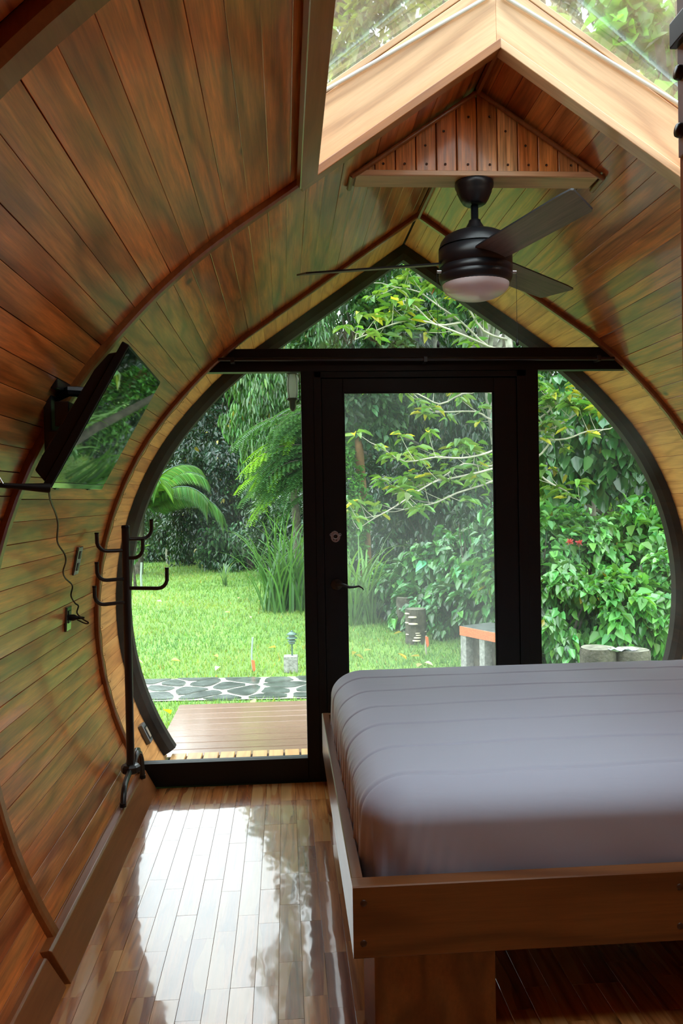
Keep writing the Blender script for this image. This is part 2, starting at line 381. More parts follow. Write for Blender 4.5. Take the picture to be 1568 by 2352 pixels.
# backings are each structure's own mesh
def shell_structure(name, pieces):
    mb = MB()
    for side, s0, s1, y0, y1 in pieces:
        p = shell_backing('', side, s0, s1, y0, y1); mb.add(p.v, p.f)
    o = mb.build(name, M['dark']); o['kind'] = 'structure'; walls[name] = o; return o
shell_structure('wall_left', [(-1, S_SPLIT, SLEN, Y_BACK, Y_OUT)])
shell_structure('wall_right', [(1, S_SPLIT, SLEN, Y_BACK, Y_OUT)])
shell_structure('ceiling', [(sd, 0, S_SPLIT, a, b) for sd in (-1, 1) for a, b in ((Y_T2+.06, Y_OUT), (Y_BACK, Y_T3))]
                + [(sd, SKY_S+.01, S_SPLIT, Y_T3, Y_T2+.06) for sd in (-1, 1)])

PITCH = .0755
bays = [('porch', 4.17, 4.655, M['porch'], 0), ('a', Y_T2+.02, 4.11, M['ceil'], 0), ('b', Y_T3, Y_T2-.0, M['ceil'], SKY_S), ('c', Y_BACK, Y_T3-.09, M['ceil'], 0)]
for bn, y0, y1, mat, smin in bays:
    L = y1 - y0; base = plank_mesh('plank', L, PITCH-.0009, .018, mat, .0009)
    for side in (-1, 1):
        s = smin + (random.uniform(.02, .07) if smin == 0 else 0)
        edges = [smin] + list(np.arange(s, SLEN, PITCH)) + [SLEN]
        for a, b in zip(edges[:-1], edges[1:]):
            if b - a < .012: continue
            mid = (a+b)/2; x, z, tx, tz = prof(mid, 0)
            o = link('plank', base, walls['ceiling' if mid < S_SPLIT else ('wall_left' if side < 0 else 'wall_right')])
            yv = Vector((0, 1, 0)); zv = Vector((side*tz, 0, -tx))
            tilt = random.gauss(0, .0035); zv = (zv + Vector((side*tx, 0, tz))*tilt + yv*random.gauss(0, .0012)).normalized()
            xv = yv.cross(zv).normalized(); yv2 = zv.cross(xv)
            flip = random.choice((1, -1))
            mw = Matrix.Identity(4); pos = Vector((CX+side*x, (y0+y1)/2, z)) + zv*(-.010 + random.uniform(-.0005, .0005))
            wsc = (b-a)/PITCH
            for i in range(3): mw[i][0], mw[i][1], mw[i][2], mw[i][3] = xv[i]*wsc*flip, yv2[i]*flip, zv[i], pos[i]
            o.matrix_basis = mw

# arch trims: a bead that follows the section
def arch_trim(name, y0, y1, h, mat, s_top=0.0, s_end=SLEN, sides=(-1, 1), base=-.012, kind='structure'):
    mb = MB(); ss = np.concatenate([np.arange(s_top, s_end, .05), [s_end]])
    for sd in sides:
        vs = []; n = 6
        for s in ss:
            for yy, hh in ((y0, base), (y0, h*.55), (y0+(y1-y0)*.2, h), (y0+(y1-y0)*.8, h), (y1, h*.55), (y1, base)):
                x, z, _, _ = prof(s, hh)
                if s == 0: x = 0; z = prof(.0001)[1] - hh/ math.cos(math.atan(.693))
                vs.append((CX+sd*x, yy, z))
        fs = [(i*n+j, i*n+(j+1) % n, (i+1)*n+(j+1) % n, (i+1)*n+j) for i in range(len(ss)-1) for j in range(n)]
        mb.add(vs, fs + [tuple(range(n))[::-1], tuple(range(len(vs)-n, len(vs)))])
    o = mb.build(name, mat); o['kind'] = kind; return o
t1 = arch_trim('trim_1', 4.085, 4.125, .012, M['trim'])
arch_trim('trim_2', Y_T2-.02, Y_T2+.03, .012, M['trim'], s_top=.72)
arch_trim('trim_3', 1.165, 1.25, .022, M['trim'])
arch_trim('trim_4', 4.60, 4.70, .060, M['ring'], s_end=SLEN-.02)      # dark outer arch of the porch

# ridge joint beads
mb = MB(); mb.box((CX-.006, 2.95, 2.795), (CX+.006, 4.09, 2.818)); mb.box((CX-.006, 2.57, 2.795), (CX+.006, 2.83, 2.818)); o = mb.build('trim_5', M['trim']); o['kind'] = 'structure'

# cup hooks and the copper wire they carry
hook_mb = MB()
pts = [(0, 0, 0), (0, 0, .006)] + [(.005*math.sin(a), 0, .011 - .005*math.cos(a)) for a in np.radians(np.arange(0, 290, 25))]
hook_mb.tube(pts, .0011, n=5)
hook_me = hook_mb.mesh('hook', M['brass'])
wire = []
rack = thing('hook_row', 'row of small brass cup hooks along the arched trim holding a thin copper wire', 'hooks', (CX, 4.08, 1.4))
rack['group'] = 'hooks on the arch trim'
for side, s0, s1 in ((-1, 1.50, 3.30), (1, 1.30, 1.95)):
    for s in np.arange(s0, s1, .135):
        x, z, tx, tz = prof(s, .012)
        o = link('hook', hook_me, rack); mw = Matrix.Identity(4)
        zv = Vector((side*tz, 0, -tx)); yv = Vector((0, 1, 0)); xv = yv.cross(zv)
        for i in range(3): mw[i][0], mw[i][1], mw[i][2] = xv[i], yv[i], zv[i]
        mw[0][3], mw[1][3], mw[2][3] = CX+side*x-CX, 4.09-4.08, z-1.4
        o.matrix_basis = mw
for side, s0, s1 in ((-1, 1.45, 3.32), (1, 1.27, 2.3)):
    pw = []
    for s in np.arange(s0, s1, .045):
        x, z, tx, tz = prof(s, .020 + .003*math.sin(s*46)); pw.append((side*x, .0, z-1.4))
    MB().tube(pw, .0012, n=4).build('wire', M['copper'], rack)

# ------------------------------------------------------------------ floor
fl = MB().box((CX-1.36, Y_BACK, -.06), (CX+1.36, 4.12, -.016)).build('floor', M['dark']); fl['kind'] = 'structure'
rest = []; k = 0
FW = .0702
cols = np.arange(-.675, CX+1.36, FW)
lens = [.24, .28, .32, .36, .42, .48]
pm = {l: plank_mesh('plank', l-.0008, FW-.0008, .014, M['floor'], .0004) for l in lens}
restmb = MB()
for ci, x0 in enumerate(cols):
    y = 4.11 - random.uniform(.02, .3); first = True
    yy = 4.112
    while yy > Y_BACK:
        l = random.choice(lens)
        if first: l = random.choice([.24, .28]); first = False; shift = random.uniform(0, .18)
        ya = yy - l; xm = x0 + FW/2; ym = yy - l/2
        seen = ya < 4.2 and ym > 1.85 and ((xm < .34) or (xm < 1.25 and ym < 2.95))
        if seen:
            o = link('plank', pm[l], fl); o.location = (xm, ym, random.uniform(-.0002, .0002))
            o.rotation_euler = (random.gauss(0, .0006), random.gauss(0, .0010), math.pi if random.random() < .5 else 0)
            if yy == 4.112 and False: pass
        else:
            restmb.box((x0+.0004, ya+.0004, -.014), (x0+FW-.0004, yy-.0004, 0))
        yy = ya
ro = restmb.build('plank_field', M['floor'], fl); ro['kind'] = 'stuff'

# sloping skirting between floor and wall
def skirting(name, side, y0, y1, y_bevel=None):
    mb = MB()
    sec = [(1.352, -.012), (1.362, .0), (1.408, .098), (1.418, .104), (1.47, .10), (1.40, -.012)]
    sec = [(1.345, -.014), (1.342, .002), (1.395, .098), (1.404, .102), (1.440, .098), (1.375, -.014)]
    mb.prism([(CX+side*a, b) for a, b in sec], 'y', y0, y1)
    o = mb.build(name, M['trim'], bevel=.002); o['kind'] = 'structure'; return o
skirting('baseboard_left', -1, Y_T2-.10, 4.10)
skirting('baseboard_right', 1, Y_T2-.10, 4.10)
o = MB().prism([(CX-a, b) for a, b in [(1.345, -.014), (1.352, .002), (1.405, .088), (1.412, .090), (1.445, .088), (1.375, -.014)]], 'y', Y_BACK, Y_T2-.115).build('baseboard_left', M['trim'], bevel=.002); o['kind'] = 'structure'

# back wall behind the viewer
mb = MB(); poly = []
for s in np.arange(0, SLEN, .1):
    x, z, _, _ = prof(s, -.03); poly.append((CX+x, z))
x, z, _, _ = prof(SLEN, -.03); poly.append((CX+x, z)); poly = poly + [(2*CX-p[0], p[1]) for p in poly[::-1][:-1]]
mb.prism(poly, 'y', Y_BACK-.06, Y_BACK)
wbk = mb.build('wall_back', M['dark']); wbk['kind'] = 'structure'
bp = plank_mesh('plank', 2.7, .098, .018, M['ceil'])
for i in range(27):
    xx = CX - 1.3 + i*.1; dx = abs(xx-CX); top = min(2.80 - .693*dx, 2.78) if dx < .93 else .85 + math.sqrt(max(.01, 1.562**2-(dx-.05)**2))
    o = link('plank', bp, wbk); o.matrix_basis = board_matrix((xx, Y_BACK+.02, .02), (xx, Y_BACK+.02, top-.03), (0, 1, 0)); o.scale[1] = (top-.05)/2.7

# ------------------------------------------------------------------ skylight
SLOPE = math.atan(.693); CS, SN = math.cos(SLOPE), math.sin(SLOPE)
zr = 2.817
sky = bpy.data.objects.new('window_2', None); COL.objects.link(sky); sky['kind'] = 'structure'
def on_slope(side, s, h=0):               # s down the slope, h above it
    return (CX + side*(s*CS + h*SN), zr - s*SN + h*CS)
DPT = .205
def slope_board(side, y, s0, s1, h0, h1, mat, name='rafter', th=.035):
    a = Vector((*on_slope(side, s0, (h0+h1)/2), 0)); b = Vector((*on_slope(side, s1, (h0+h1)/2), 0))
    # mitred at the ridge: built as a prism in the section plane
    A0 = on_slope(side, s0, h0); B0 = on_slope(side, s1, h0); B1 = on_slope(side, s1, h1)
    A0 = (CX, zr + h0/CS); A1 = (CX, zr + h1/CS)
    if s0 > 0: A0 = on_slope(side, s0, h0); A1 = on_slope(side, s0, h1)
    # local frame along slope so the grain follows
    o_ = Vector((CX, y, zr)); yv = Vector((side*CS, 0, -SN)); zv = Vector((0, -1, 0)); xv = yv.cross(zv)
    mw = Matrix.Identity(4)
    for i in range(3): mw[i][0], mw[i][1], mw[i][2], mw[i][3] = xv[i], yv[i], zv[i], o_[i]
    inv = mw.inverted(); vs = []
    for yy in (y, y+th):
        for p in (A0, B0, B1, A1): vs.append(inv @ Vector((p[0], yy, p[1])))
    mb = MB(); mb.add(vs, [(0,1,2,3),(7,6,5,4),(0,4,5,1),(1,5,6,2),(2,6,7,3),(3,7,4,0)])
    o = mb.build(name, mat, sky, bevel=.002); o.matrix_basis = mw; return o
for sd in (-1, 1):
    slope_board(sd, Y_T2+.015, 0, SKY_S, .004, DPT-.022, M['beam'])
    slope_board(sd, Y_T2+.015, 0, SKY_S, DPT-.019, DPT, M['beam'])
    slope_board(sd, Y_T3-.03, 0, SKY_S, -.01, DPT, M['beam'])
    slope_board(sd, Y_T2-.035, 0, SKY_S+.05, -.022, .003, M['trim'] if sd < 0 else M['beam'], 'casing', .055)
    # side curb and its casing
    pc = [on_slope(sd, SKY_S, -.01), on_slope(sd, SKY_S+.03, -.01), on_slope(sd, SKY_S+.03, DPT), on_slope(sd, SKY_S, DPT)]
    mb = MB().prism(pc, 'y', Y_T3, Y_T2+.015); mb.build('curb', M['beam'], sky, bevel=.002)
    pc = [on_slope(sd, SKY_S-.004, -.026), on_slope(sd, SKY_S+.062, -.026), on_slope(sd, SKY_S+.062, -.006), on_slope(sd, SKY_S-.004, -.006)]
    a, b = Vector((*[on_slope(sd, SKY_S+.03, -.02)[0]], Y_T3, on_slope(sd, SKY_S+.03, -.02)[1])), 0
    c0 = on_slope(sd, SKY_S+.029, -.026)
    board('casing', (c0[0], Y_T3, c0[1]), (c0[0], Y_T2-.03, c0[1]), .066, .02, (-sd*SN, 0, -CS), M['trim'], sky)
    # glass, resting on the curb, and its silicone seam
    g = [on_slope(sd, 0, DPT+.004), on_slope(sd, SKY_S+.02, DPT+.004), on_slope(sd, SKY_S+.02, DPT+.010), on_slope(sd, 0, DPT+.010)]
    g[0] = (CX, zr+(DPT+.004)/CS); g[3] = (CX, zr+(DPT+.010)/CS)
    MB().prism(g, 'y', Y_T3-.04, Y_T2+.05).build('pane', M['skypane'], sky)
    MB().tube([(CX+sd*.02, Y_T2+.006, on_slope(sd, .02, DPT-.002)[1]), (on_slope(sd, SKY_S, DPT-.002)[0], Y_T2+.006, on_slope(sd, SKY_S, DPT-.002)[1])], .006, n=6).build('seal', plain('white_silicone', (.75,.78,.78), .4), sky)

# ------------------------------------------------------------------ boarded gable that carries the fan
GY0, GY1, GZ = 2.84, 2.94, 2.520
hw = (2.817 - GZ)/.693
gab = thing('gable_panel', 'small triangular panel of upright teak boards under the ridge', 'panel', (CX, 2.89, GZ))
def G(x, y, z): return (x-CX, y-2.89, z-GZ)
nb = 12; wbd = 2*hw/nb
for i in range(nb):
    xa = -hw + i*wbd; xb = xa + wbd - .0035
    za, zb = 2.817 - .693*abs(xa) - GZ, 2.817 - .693*abs(xb) - GZ
    poly = [(xa, .012), (xb, .012), (xb, max(zb, .013)), (xa, max(za, .013))]
    xm = (xa+xb)/2; mb = MB(); sec = [(p[0]-xm, p[1]) for p in poly]
    vs = [(p[0], p[1], 0) for p in sec] + [(p[0], p[1], -.014) for p in sec]   # local: y = up, z = toward viewer
    mb.add(vs, [(0,1,2,3),(7,6,5,4),(0,4,5,1),(1,5,6,2),(2,6,7,3),(3,7,4,0)])
    o = mb.build('plank', M['gable'], gab, bevel=.0025)
    o.location = (xm, GY0+.003+random.uniform(-.001,.001)-2.89, 0); o.rotation_euler = (math.pi/2, 0, 0)
    for zz in ([.04] + ([min(za, zb)-.045] if min(za, zb) > .13 else [])):
        q = MB().lathe([(0, 0), (.0042, 0), (.0042, .001)], n=10).build('plug', M['bolt'], gab)
        q.rotation_euler = (math.pi/2, 0, 0); q.location = (xm+random.uniform(-.01, .01), GY0+.0015-2.89, zz)
MB().prism([(-hw-.01, 0), (hw+.01, 0), (0, 2.80-GZ)], 'y', GY0+.02-2.89, GY1-2.89).build('backing', M['trim'], gab)
board('sill', (CX-hw+.01, GY0-.012, GZ+.005), (CX+hw-.01, GY0-.012, GZ+.005), .018, .03, (0, -1, 0), M['beam'], gab)
board('soffit', (CX-hw+.005, 2.885, GZ-.005), (CX+hw-.005, 2.885, GZ-.005), .105, .012, (0, 0, -1), M['beam'], gab)
for sd in (-1, 1):
    a = (sd*(hw+.012), GY0-.012-2.89, -.012); b = (0, GY0-.012-2.89, 2.808-GZ-.004)
    MB().tube([a, b], .0085, n=8).build('bead', M['trim'], gab)
    MB().tube([(sd*(hw+.010), GY0-.012-2.89, -.006), (sd*(hw+.012), GY1-2.89, -.010)], .009, n=8).build('bead', M['trim'], gab)

# ------------------------------------------------------------------ ceiling fan
FX, FY = .686, 2.885
fan = thing('ceiling_fan', 'black three-blade ceiling fan with frosted bowl light hanging from the gable panel', 'ceiling fan', (FX, FY, 2.514))
z0 = 2.514
def Fz(l): return [(r, z-z0) for r, z in l]
MB().lathe(Fz([(0,2.514),(.066,2.514),(.068,2.508),(.067,2.497),(.062,2.488),(.060,2.478),(.050,2.455),(.040,2.440),(.030,2.434),(.0,2.433)]), n=40).build('canopy', M['fanblack'], fan)
MB().lathe(Fz([(0,2.436),(.013,2.436),(.013,2.385),(.020,2.382),(.022,2.374),(.036,2.350),(.042,2.338),(.0,2.338)]), n=28).build('downrod', M['fanblack'], fan)
MB().lathe(Fz([(0,2.340),(.050,2.340),(.085,2.334),(.108,2.322),(.121,2.304),(.126,2.288),(.1275,2.283)]), n=56).build('motor_cap', M['fanblack'], fan)
MB().lathe(Fz([(.1235,2.283),(.1235,2.279),(.1285,2.277),(.1285,2.222),(.1235,2.220),(.1235,2.217)]), n=56).build('motor_housing', M['fanblack'], fan)
MB().lathe(Fz([(.1235,2.217),(.1285,2.214),(.1285,2.192),(.126,2.190),(.1285,2.188),(.127,2.176),(.122,2.163),(.116,2.156),(.110,2.156),(.0,2.160)]), n=56).build('light_ring', M['fanblack'], fan)
dome = [(.1165,2.162),(.1165,2.154)] + [(.1165*math.cos(a), 2.154-.053*math.sin(a)) for a in np.radians(np.arange(10, 91, 8))]
MB().lathe(Fz(dome), n=48).build('glass_bowl', M['opal'], fan)
for i, ang in enumerate((45, 165, 285)):
    a = math.radians(ang); rd = Vector((math.cos(a), math.sin(a), 0)); tg = Vector((-math.sin(a), math.cos(a), 0))
    pitch = math.radians(-13); wv = (tg*math.cos(pitch) + Vector((0,0,1))*math.sin(pitch)).normalized(); nv = rd.cross(wv)
    out = [(.10, -.062), (.16, -.064), (.60, -.062), (.655, -.058), (.66, -.052), (.60, .055), (.592, .060), (.16, .056), (.10, .050)]
    mw = Matrix.Identity(4); org = Vector((0, 0, 2.238-z0))
    for k_ in range(3): mw[k_][0], mw[k_][1], mw[k_][2], mw[k_][3] = -wv[k_], rd[k_], nv[k_], org[k_]
    mb = MB(); n = len(out)
    vs = [(-b, a_, -.003) for a_, b in out] + [(-b, a_, .003) for a_, b in out]
    mb.add(vs, [tuple(range(n))[::-1]]); mb.add(vs, [tuple(range(n, 2*n))])
    mb2 = MB(); mb2.add(vs, [tuple(range(n))[::-1]]); mb2.cur = 1
    mb2.add(vs, [tuple(range(n, 2*n))] + [(i_, (i_+1) % n, (i_+1) % n+n, i_+n) for i_ in range(n)])
    b_ = mb2.build('blade', [M['bladegrey'], M['fanblack']], fan, recalc=False); b_.matrix_basis = mw
for i, (cxp, zb) in enumerate(((.545, 1.955), (.826, 1.960))):
    ax = cxp - FX; ay = -.02
    ch = MB(); ch.tube([((.125 if ax > 0 else -.125), ay, 2.197-z0), (ax, ay, 2.197-z0)], .006, n=8)
    ch.build('switch_stub', M['steel'], fan)
    cb = MB(); zz = 2.195
    while zz > zb: cb.lathe([(0, .0018), (.0016, 0), (0, -.0018)], (ax, ay, zz-z0), n=6); zz -= .0045
    cb.tube([(ax, ay, 2.195-z0), (ax, ay, zb-z0)], .0006, n=4)
    c_ = cb.build('pull_chain', M['fanblack'], fan)
    MB().lathe([(0, .012), (.003, .010), (.0055, -.004), (.0045, -.012), (0, -.013)], (ax, ay, zb-z0-.01), n=12).build('pull_knob', M['fanblack'], c_)

# ------------------------------------------------------------------ glazed end wall (black frame, door, panes)
YG0, YG1 = 4.125, 4.185
gw = bpy.data.objects.new('window_1', None); COL.objects.link(gw); gw['kind'] = 'structure'
def sec_poly(z0, z1, off=-.02):           # the wall's section between two heights
    zz = np.linspace(z0, z1, 14); R = [(CX+dx_at(z)+0, z) for z in zz]; return R
_zs = _pp[::-1, 1]; _xs = _pp[::-1, 0]
def dx_at(z): return float(np.interp(z, _zs, _xs)) + .008
def bar_band(z0, z1, name):
    zz = np.linspace(z0, z1, 6); R = [(CX+dx_at(z), z) for z in zz]; Lf = [(CX-dx_at(z), z) for z in zz[::-1]]
    return MB().prism(R+Lf, 'y', YG0, YG1).build(name, M['black'], gw, bevel=.002)
bar_band(2.048, 2.162, 'crossbar')
b = MB().prism([(CX-dx_at(0)+.0, 0.0), (.10, 0), (.10, .118), (CX-dx_at(.118), .118)], 'y', YG0, YG1).build('bottom_rail', M['black'], gw, bevel=.002)
b = MB().prism([(1.29, 0), (CX+dx_at(0), 0), (CX+dx_at(.118), .118), (1.29, .118)], 'y', YG0, YG1).build('bottom_rail', M['black'], gw, bevel=.002)
MB().box((.092, YG0, 0), (.155, YG1, 2.05)).build('mullion', M['black'], gw, bevel=.002)
MB().box((1.232, YG0, 0), (1.294, YG1, 2.05)).build('mullion', M['black'], gw, bevel=.002)
MB().box((.154, YG0-.004, 0), (.1925, YG1, 2.046)).build('door_jamb', M['black'], gw, bevel=.002)
MB().box((1.1835, YG0-.004, 0), (1.234, YG1, 2.046)).build('door_jamb', M['black'], gw, bevel=.002)
MB().box((.157, YG0-.004, 2.016), (1.230, YG1, 2.046)).build('door_head', M['black'], gw, bevel=.002)
MB().box((.19, YG0, 0), (1.185, YG1, .02)).build('threshold', M['black'], gw)
for a, b in (((.15, 4.176, 0), (.215, 4.19, 2.05)), ((1.165, 4.176, 0), (1.24, 4.19, 2.05)), ((.215, 4.176, 1.995), (1.165, 4.19, 2.05))):
    MB().box(a, b).build('door_stop', M['black'], gw)
# panes
def pane(poly, name='pane', mat='pane'): return MB().prism(poly, 'y', 4.150, 4.156).build(name, M[mat], gw)
zz = np.linspace(.118, 2.05, 24)
pane([(.095, .118)] + [(.095, 2.05)] + [(CX-dx_at(z), z) for z in zz[::-1]])
pane([(1.29, .118)] + [(CX+dx_at(z), z) for z in zz] + [(1.29, 2.05)])
zz = np.linspace(2.16, 2.80, 8)
pane([(CX-dx_at(z), z) for z in zz[::1]][::-1][::-1] + [(CX, 2.822)] + [(CX+dx_at(z), z) for z in zz[::-1]])
# door leaf
door = bpy.data.objects.new('door_1', None); COL.objects.link(door); door['kind'] = 'structure'; door.location = (.69, 4.15, 0)
def D(a, b, name, mat='black', bev=.0025):
    return MB().box((a[0]-.69, a[1]-4.15, a[2]), (b[0]-.69, b[1]-4.15, b[2])).build(name, M[mat], door, bevel=bev)
D((.194, 4.128, .022), (.300, 4.172, 2.012), 'stile'); D((1.066, 4.128, .022), (1.182, 4.172, 2.012), 'stile')
D((.300, 4.128, 1.946), (1.066, 4.172, 2.012), 'top_rail'); D((.300, 4.128, .022), (1.066, 4.172, .20), 'bottom_rail')
for a, b in (((.300, 4.132, .20), (.309, 4.142, 1.946)), ((1.057, 4.132, .20), (1.066, 4.142, 1.946)), ((.309, 4.132, 1.937), (1.057, 4.142, 1.946))):
    D(a, b, 'glazing_bead', bev=.001)
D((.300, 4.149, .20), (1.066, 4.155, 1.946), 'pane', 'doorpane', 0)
# dark lever handle
hz = .985
lv = MB().lathe([(0, 0), (.028, 0), (.030, .004), (.026, .010), (.012, .012), (.010, .040), (0, .042)], n=24).build('handle_rose', M['blackmetal'], door)
lv.rotation_euler = (math.pi/2, 0, 0); lv.location = (.252-.69, 4.128-4.15, hz)
pts = [(0,0,.036),(.015,.003,.042),(.035,-.002,.044),(.060,-.012,.044),(.085,-.012,.044),(.108,-.008,.042),(.125,-.018,.040),(.133,-.028,.038)]
MB().tube(pts, [.010,.0095,.0085,.007,.006,.005,.0035,.002], n=10, flat=.7).build('lever', M['blackmetal'], lv)
# dead bolt with its cover missing
db = MB()
poly = [(.024*math.cos(a), .030*math.sin(a)) for a in np.radians(range(200, 341, 14))] + [(.024, .006), (.016, .012), (.010, .022), (-.004, .028), (-.018, .022), (-.024, .010)]
db.prism(poly, 'y', -.003, 0)
dbo = db.build('lock_plate', M['steel'], door, bevel=.0008); dbo.location = (.251-.69, 4.128-4.15, 1.225)
for dx_ in (-.022, .022):
    e = MB().tube([(dx_+.006*math.cos(a), -.004, .008+.006*math.sin(a)) for a in np.radians(range(0, 361, 30))], .0016, n=5); e.build('lock_ear', M['steel'], dbo)
e = MB().lathe([(.014, 0), (.014, .007), (.011, .008), (.010, .003), (.004, .003), (.004, .006), (0, .006)], n=20).build('lock_cylinder', M['steel'], dbo); e.rotation_euler = (math.pi/2, 0, 0)
for dx_, dz_ in ((-.009, -.016), (.004, -.019), (0, 0)):
    e = MB().lathe([(0, .0032), (.0028, .0032), (.0028, 0)], n=10).build('lock_hole', M['plastic'], dbo); e.rotation_euler = (math.pi/2, 0, 0); e.location = (dx_, -.004 if dx_ == 0 else 0, dz_)

# curtain rod
rod = thing('curtain_rod', 'thin black curtain rod fixed across the black crossbar', 'curtain rod', (CX, 4.075, 2.098))
MB().tube([(-1.0, 0, .004), (.98, 0, -.004)], .009, n=12).build('rod', M['blackmetal'], rod)
for x in (-.93, 0.02, .90):
    MB().box((x-.010, -.012, -.016), (x+.010, .049, .012)).build('bracket', M['blackmetal'], rod, bevel=.002)

# ================================================================== furniture
# ------------------------------------------------------------------ bed
BX0, BX1, BY0, BY1, BT, BB = .155, 2.155, 2.10, 3.84, .415, .228
bed = thing('bed', 'low teak platform bed with plugged side boards standing on a boxed leg', 'bed', (1.18, 2.97, 0))
def bw(name, p0, p1, W, T, nrm, mat='bed'): return board(name, p0, p1, W, T, nrm, M[mat], bed, ch=.003)
zc = (BT+BB)/2
bw('foot_board', (BX0, BY0, zc), (BX1, BY0, zc), BT-BB, .052, (0, -1, 0))
bw('head_board', (BX0+.03, BY1, zc), (BX1, BY1, zc), BT-BB, .035, (0, 1, 0))
bw('side_board', (BX0, BY0+.053, zc), (BX0, BY1, zc), BT-BB, .031, (-1, 0, 0))
bw('side_board', (BX1, BY0+.053, zc), (BX1, BY1-.036, zc), BT-BB, .031, (1, 0, 0))
MB().box((BX0+.031-1.18, BY0+.052-2.97, .262), (BX1-.031-1.18, BY1-.035-2.97, .285)).build('deck_panel', M['bed'], bed)
for x, z in ((.183, .372), (.181, .268), (1.02, .372), (1.02, .268), (1.9, .372), (1.9, .268)):
    q = MB().lathe([(0, .0015), (.0085, .0015), (.009, 0)], n=16).build('plug', M['bolt'], bed); q.rotation_euler = (math.pi/2, 0, 0); q.location = (x-1.18, BY0-2.97, z)
for x0, x1 in ((.0, 0), (1.45, 1)):       # boxed legs, their outer face canted
    poly = [(x0+.190-.0, 2.215), (x0+.211, 2.125), (x0+.53, 2.125), (x0+.53, 2.215)]
    if x1: poly = [(1.66, 2.125), (1.94, 2.125), (1.96, 2.215), (1.66, 2.215)]
    MB().prism([(a-1.18, b-2.97) for a, b in poly], 'z', 0, .262).build('leg', M['bed'], bed, bevel=.002)
    poly = [(p[0], p[1]+1.5) for p in poly]
    MB().prism([(a-1.18, b-2.97) for a, b in poly], 'z', 0, .262).build('leg', M['bed'], bed, bevel=.002)

# mattress under a fitted grey sheet
mx0, mx1, my0, my1, mz0, mz1 = .193, 2.12, 2.168, 3.80, .288, .640
ZTOP = mz1
def mattress():
    R = .14
    nx, ny, nz = 170, 400, 34
    X = np.linspace(mx0, mx1, nx); Y = np.linspace(my0, my1, ny); Z = np.linspace(mz0, mz1, nz)
    vs = []; fs = []
    def grid(A, B, f):
        o = len(vs); na, nb_ = len(A), len(B)
        for a in A:
            for b in B: vs.append(f(a, b))
        for i in range(na-1):
            for j in range(nb_-1): fs.append((o+i*nb_+j, o+(i+1)*nb_+j, o+(i+1)*nb_+j+1, o+i*nb_+j+1))
    grid(X, Y, lambda a, b: (a, b, mz1)); grid(Z, Y, lambda a, b: (mx0, b, a)); grid(Z, Y, lambda a, b: (mx1, b, a))
    grid(Z, X, lambda a, b: (b, my0, a)); grid(Z, X, lambda a, b: (b, my1, a))
    v = np.array(vs)
    lo = np.array([mx0+R, my0+R, mz0-1.0]); hi = np.array([mx1-R, my1-R, mz1-R*.75])
    c = np.clip(v, lo, hi); d = v - c; l = np.linalg.norm(d, axis=1, keepdims=True); l[l == 0] = 1
    n = d / l; sc = np.array([1, 1, .75]); p = c + n*R*sc
    side = 1 - np.clip((v[:, 2]-(mz1-.002))*1000+1, 0, 1)      # 1 on the skirts
    x, y, z = p.T
    dist = v[:, 0]*0
    # quilting seams across the bed, every quarter metre
    g = np.zeros(len(v))
    for ys in np.arange(my0+.115, my1, .247):
        wob = .006*np.sin(x*5+ys*9) + .003*np.sin(x*17+ys)
        dd = y - ys - wob; g -= .0042*np.exp(-(dd/.0045)**2); g += .0010*np.exp(-((dd-.016)/.010)**2)
    ph = (y-my0-.115)/.247; g += .0030*np.abs(np.sin(np.pi*ph))**.7
    # gathers on the skirts
    depth = np.clip((mz1-.05-z)/.2, 0, 1)
    lf = (np.abs(n[:, 0]) > .6)
    g += lf*depth*(.0055*np.sin(y*61+2*np.sin(y*9)+z*11) + .0035*np.sin(y*143+z*25+3*np.sin(y*5)))
    ff = (np.abs(n[:, 1]) > .6)*(n[:, 1] < 0)
    slant = x*24 + z*22
    g += ff*depth*(.0017*np.sin(slant+1.7*np.sin(x*4.2)) * (.4+.6*np.sin(x*3.1+1)**2) + .0014*np.sin(x*57+z*40+3*np.sin(x*7))*np.clip(np.sin(x*5.3+.6), 0, 1)**2)
    cr = np.exp(-((x-.34)**2)/.012)*ff*depth; g += cr*.008*np.sin(x*150-z*30)
    # soft crown
    crown = .012*np.sin(np.clip((x-mx0)/(mx1-mx0), 0, 1)*np.pi)*np.sin(np.clip((y-my0)/(my1-my0), 0, 1)*np.pi)
    rr = np.clip((x-1.35)/.5, 0, 1)
    g += rr*.0022*np.sin((x*34-y*30))*(n[:, 2] > .7)*np.exp(-((y-3.45)/.3)**2)
    p = p + n*g[:, None]; p[:, 2] += crown
    # tuck under slightly at the bottom
    tuck = np.clip((.33-p[:, 2])/.05, 0, 1)*.018
    p[:, :2] -= n[:, :2]*tuck[:, None]
    me = bpy.data.meshes.new('mattress'); me.from_pydata(p.tolist(), [], fs); me.materials.append(M['sheet'])
    b = bmesh.new(); b.from_mesh(me); bmesh.ops.remove_doubles(b, verts=b.verts, dist=.0006); bmesh.ops.recalc_face_normals(b, faces=b.faces); b.to_mesh(me); b.free()
    me.polygons.foreach_set('use_smooth', [True]*len(me.polygons)); me.update()
    return me
tag(link('mattress', mattress()), 'thick mattress in a quilted lavender grey fitted sheet lying in the teak bed', 'mattress')

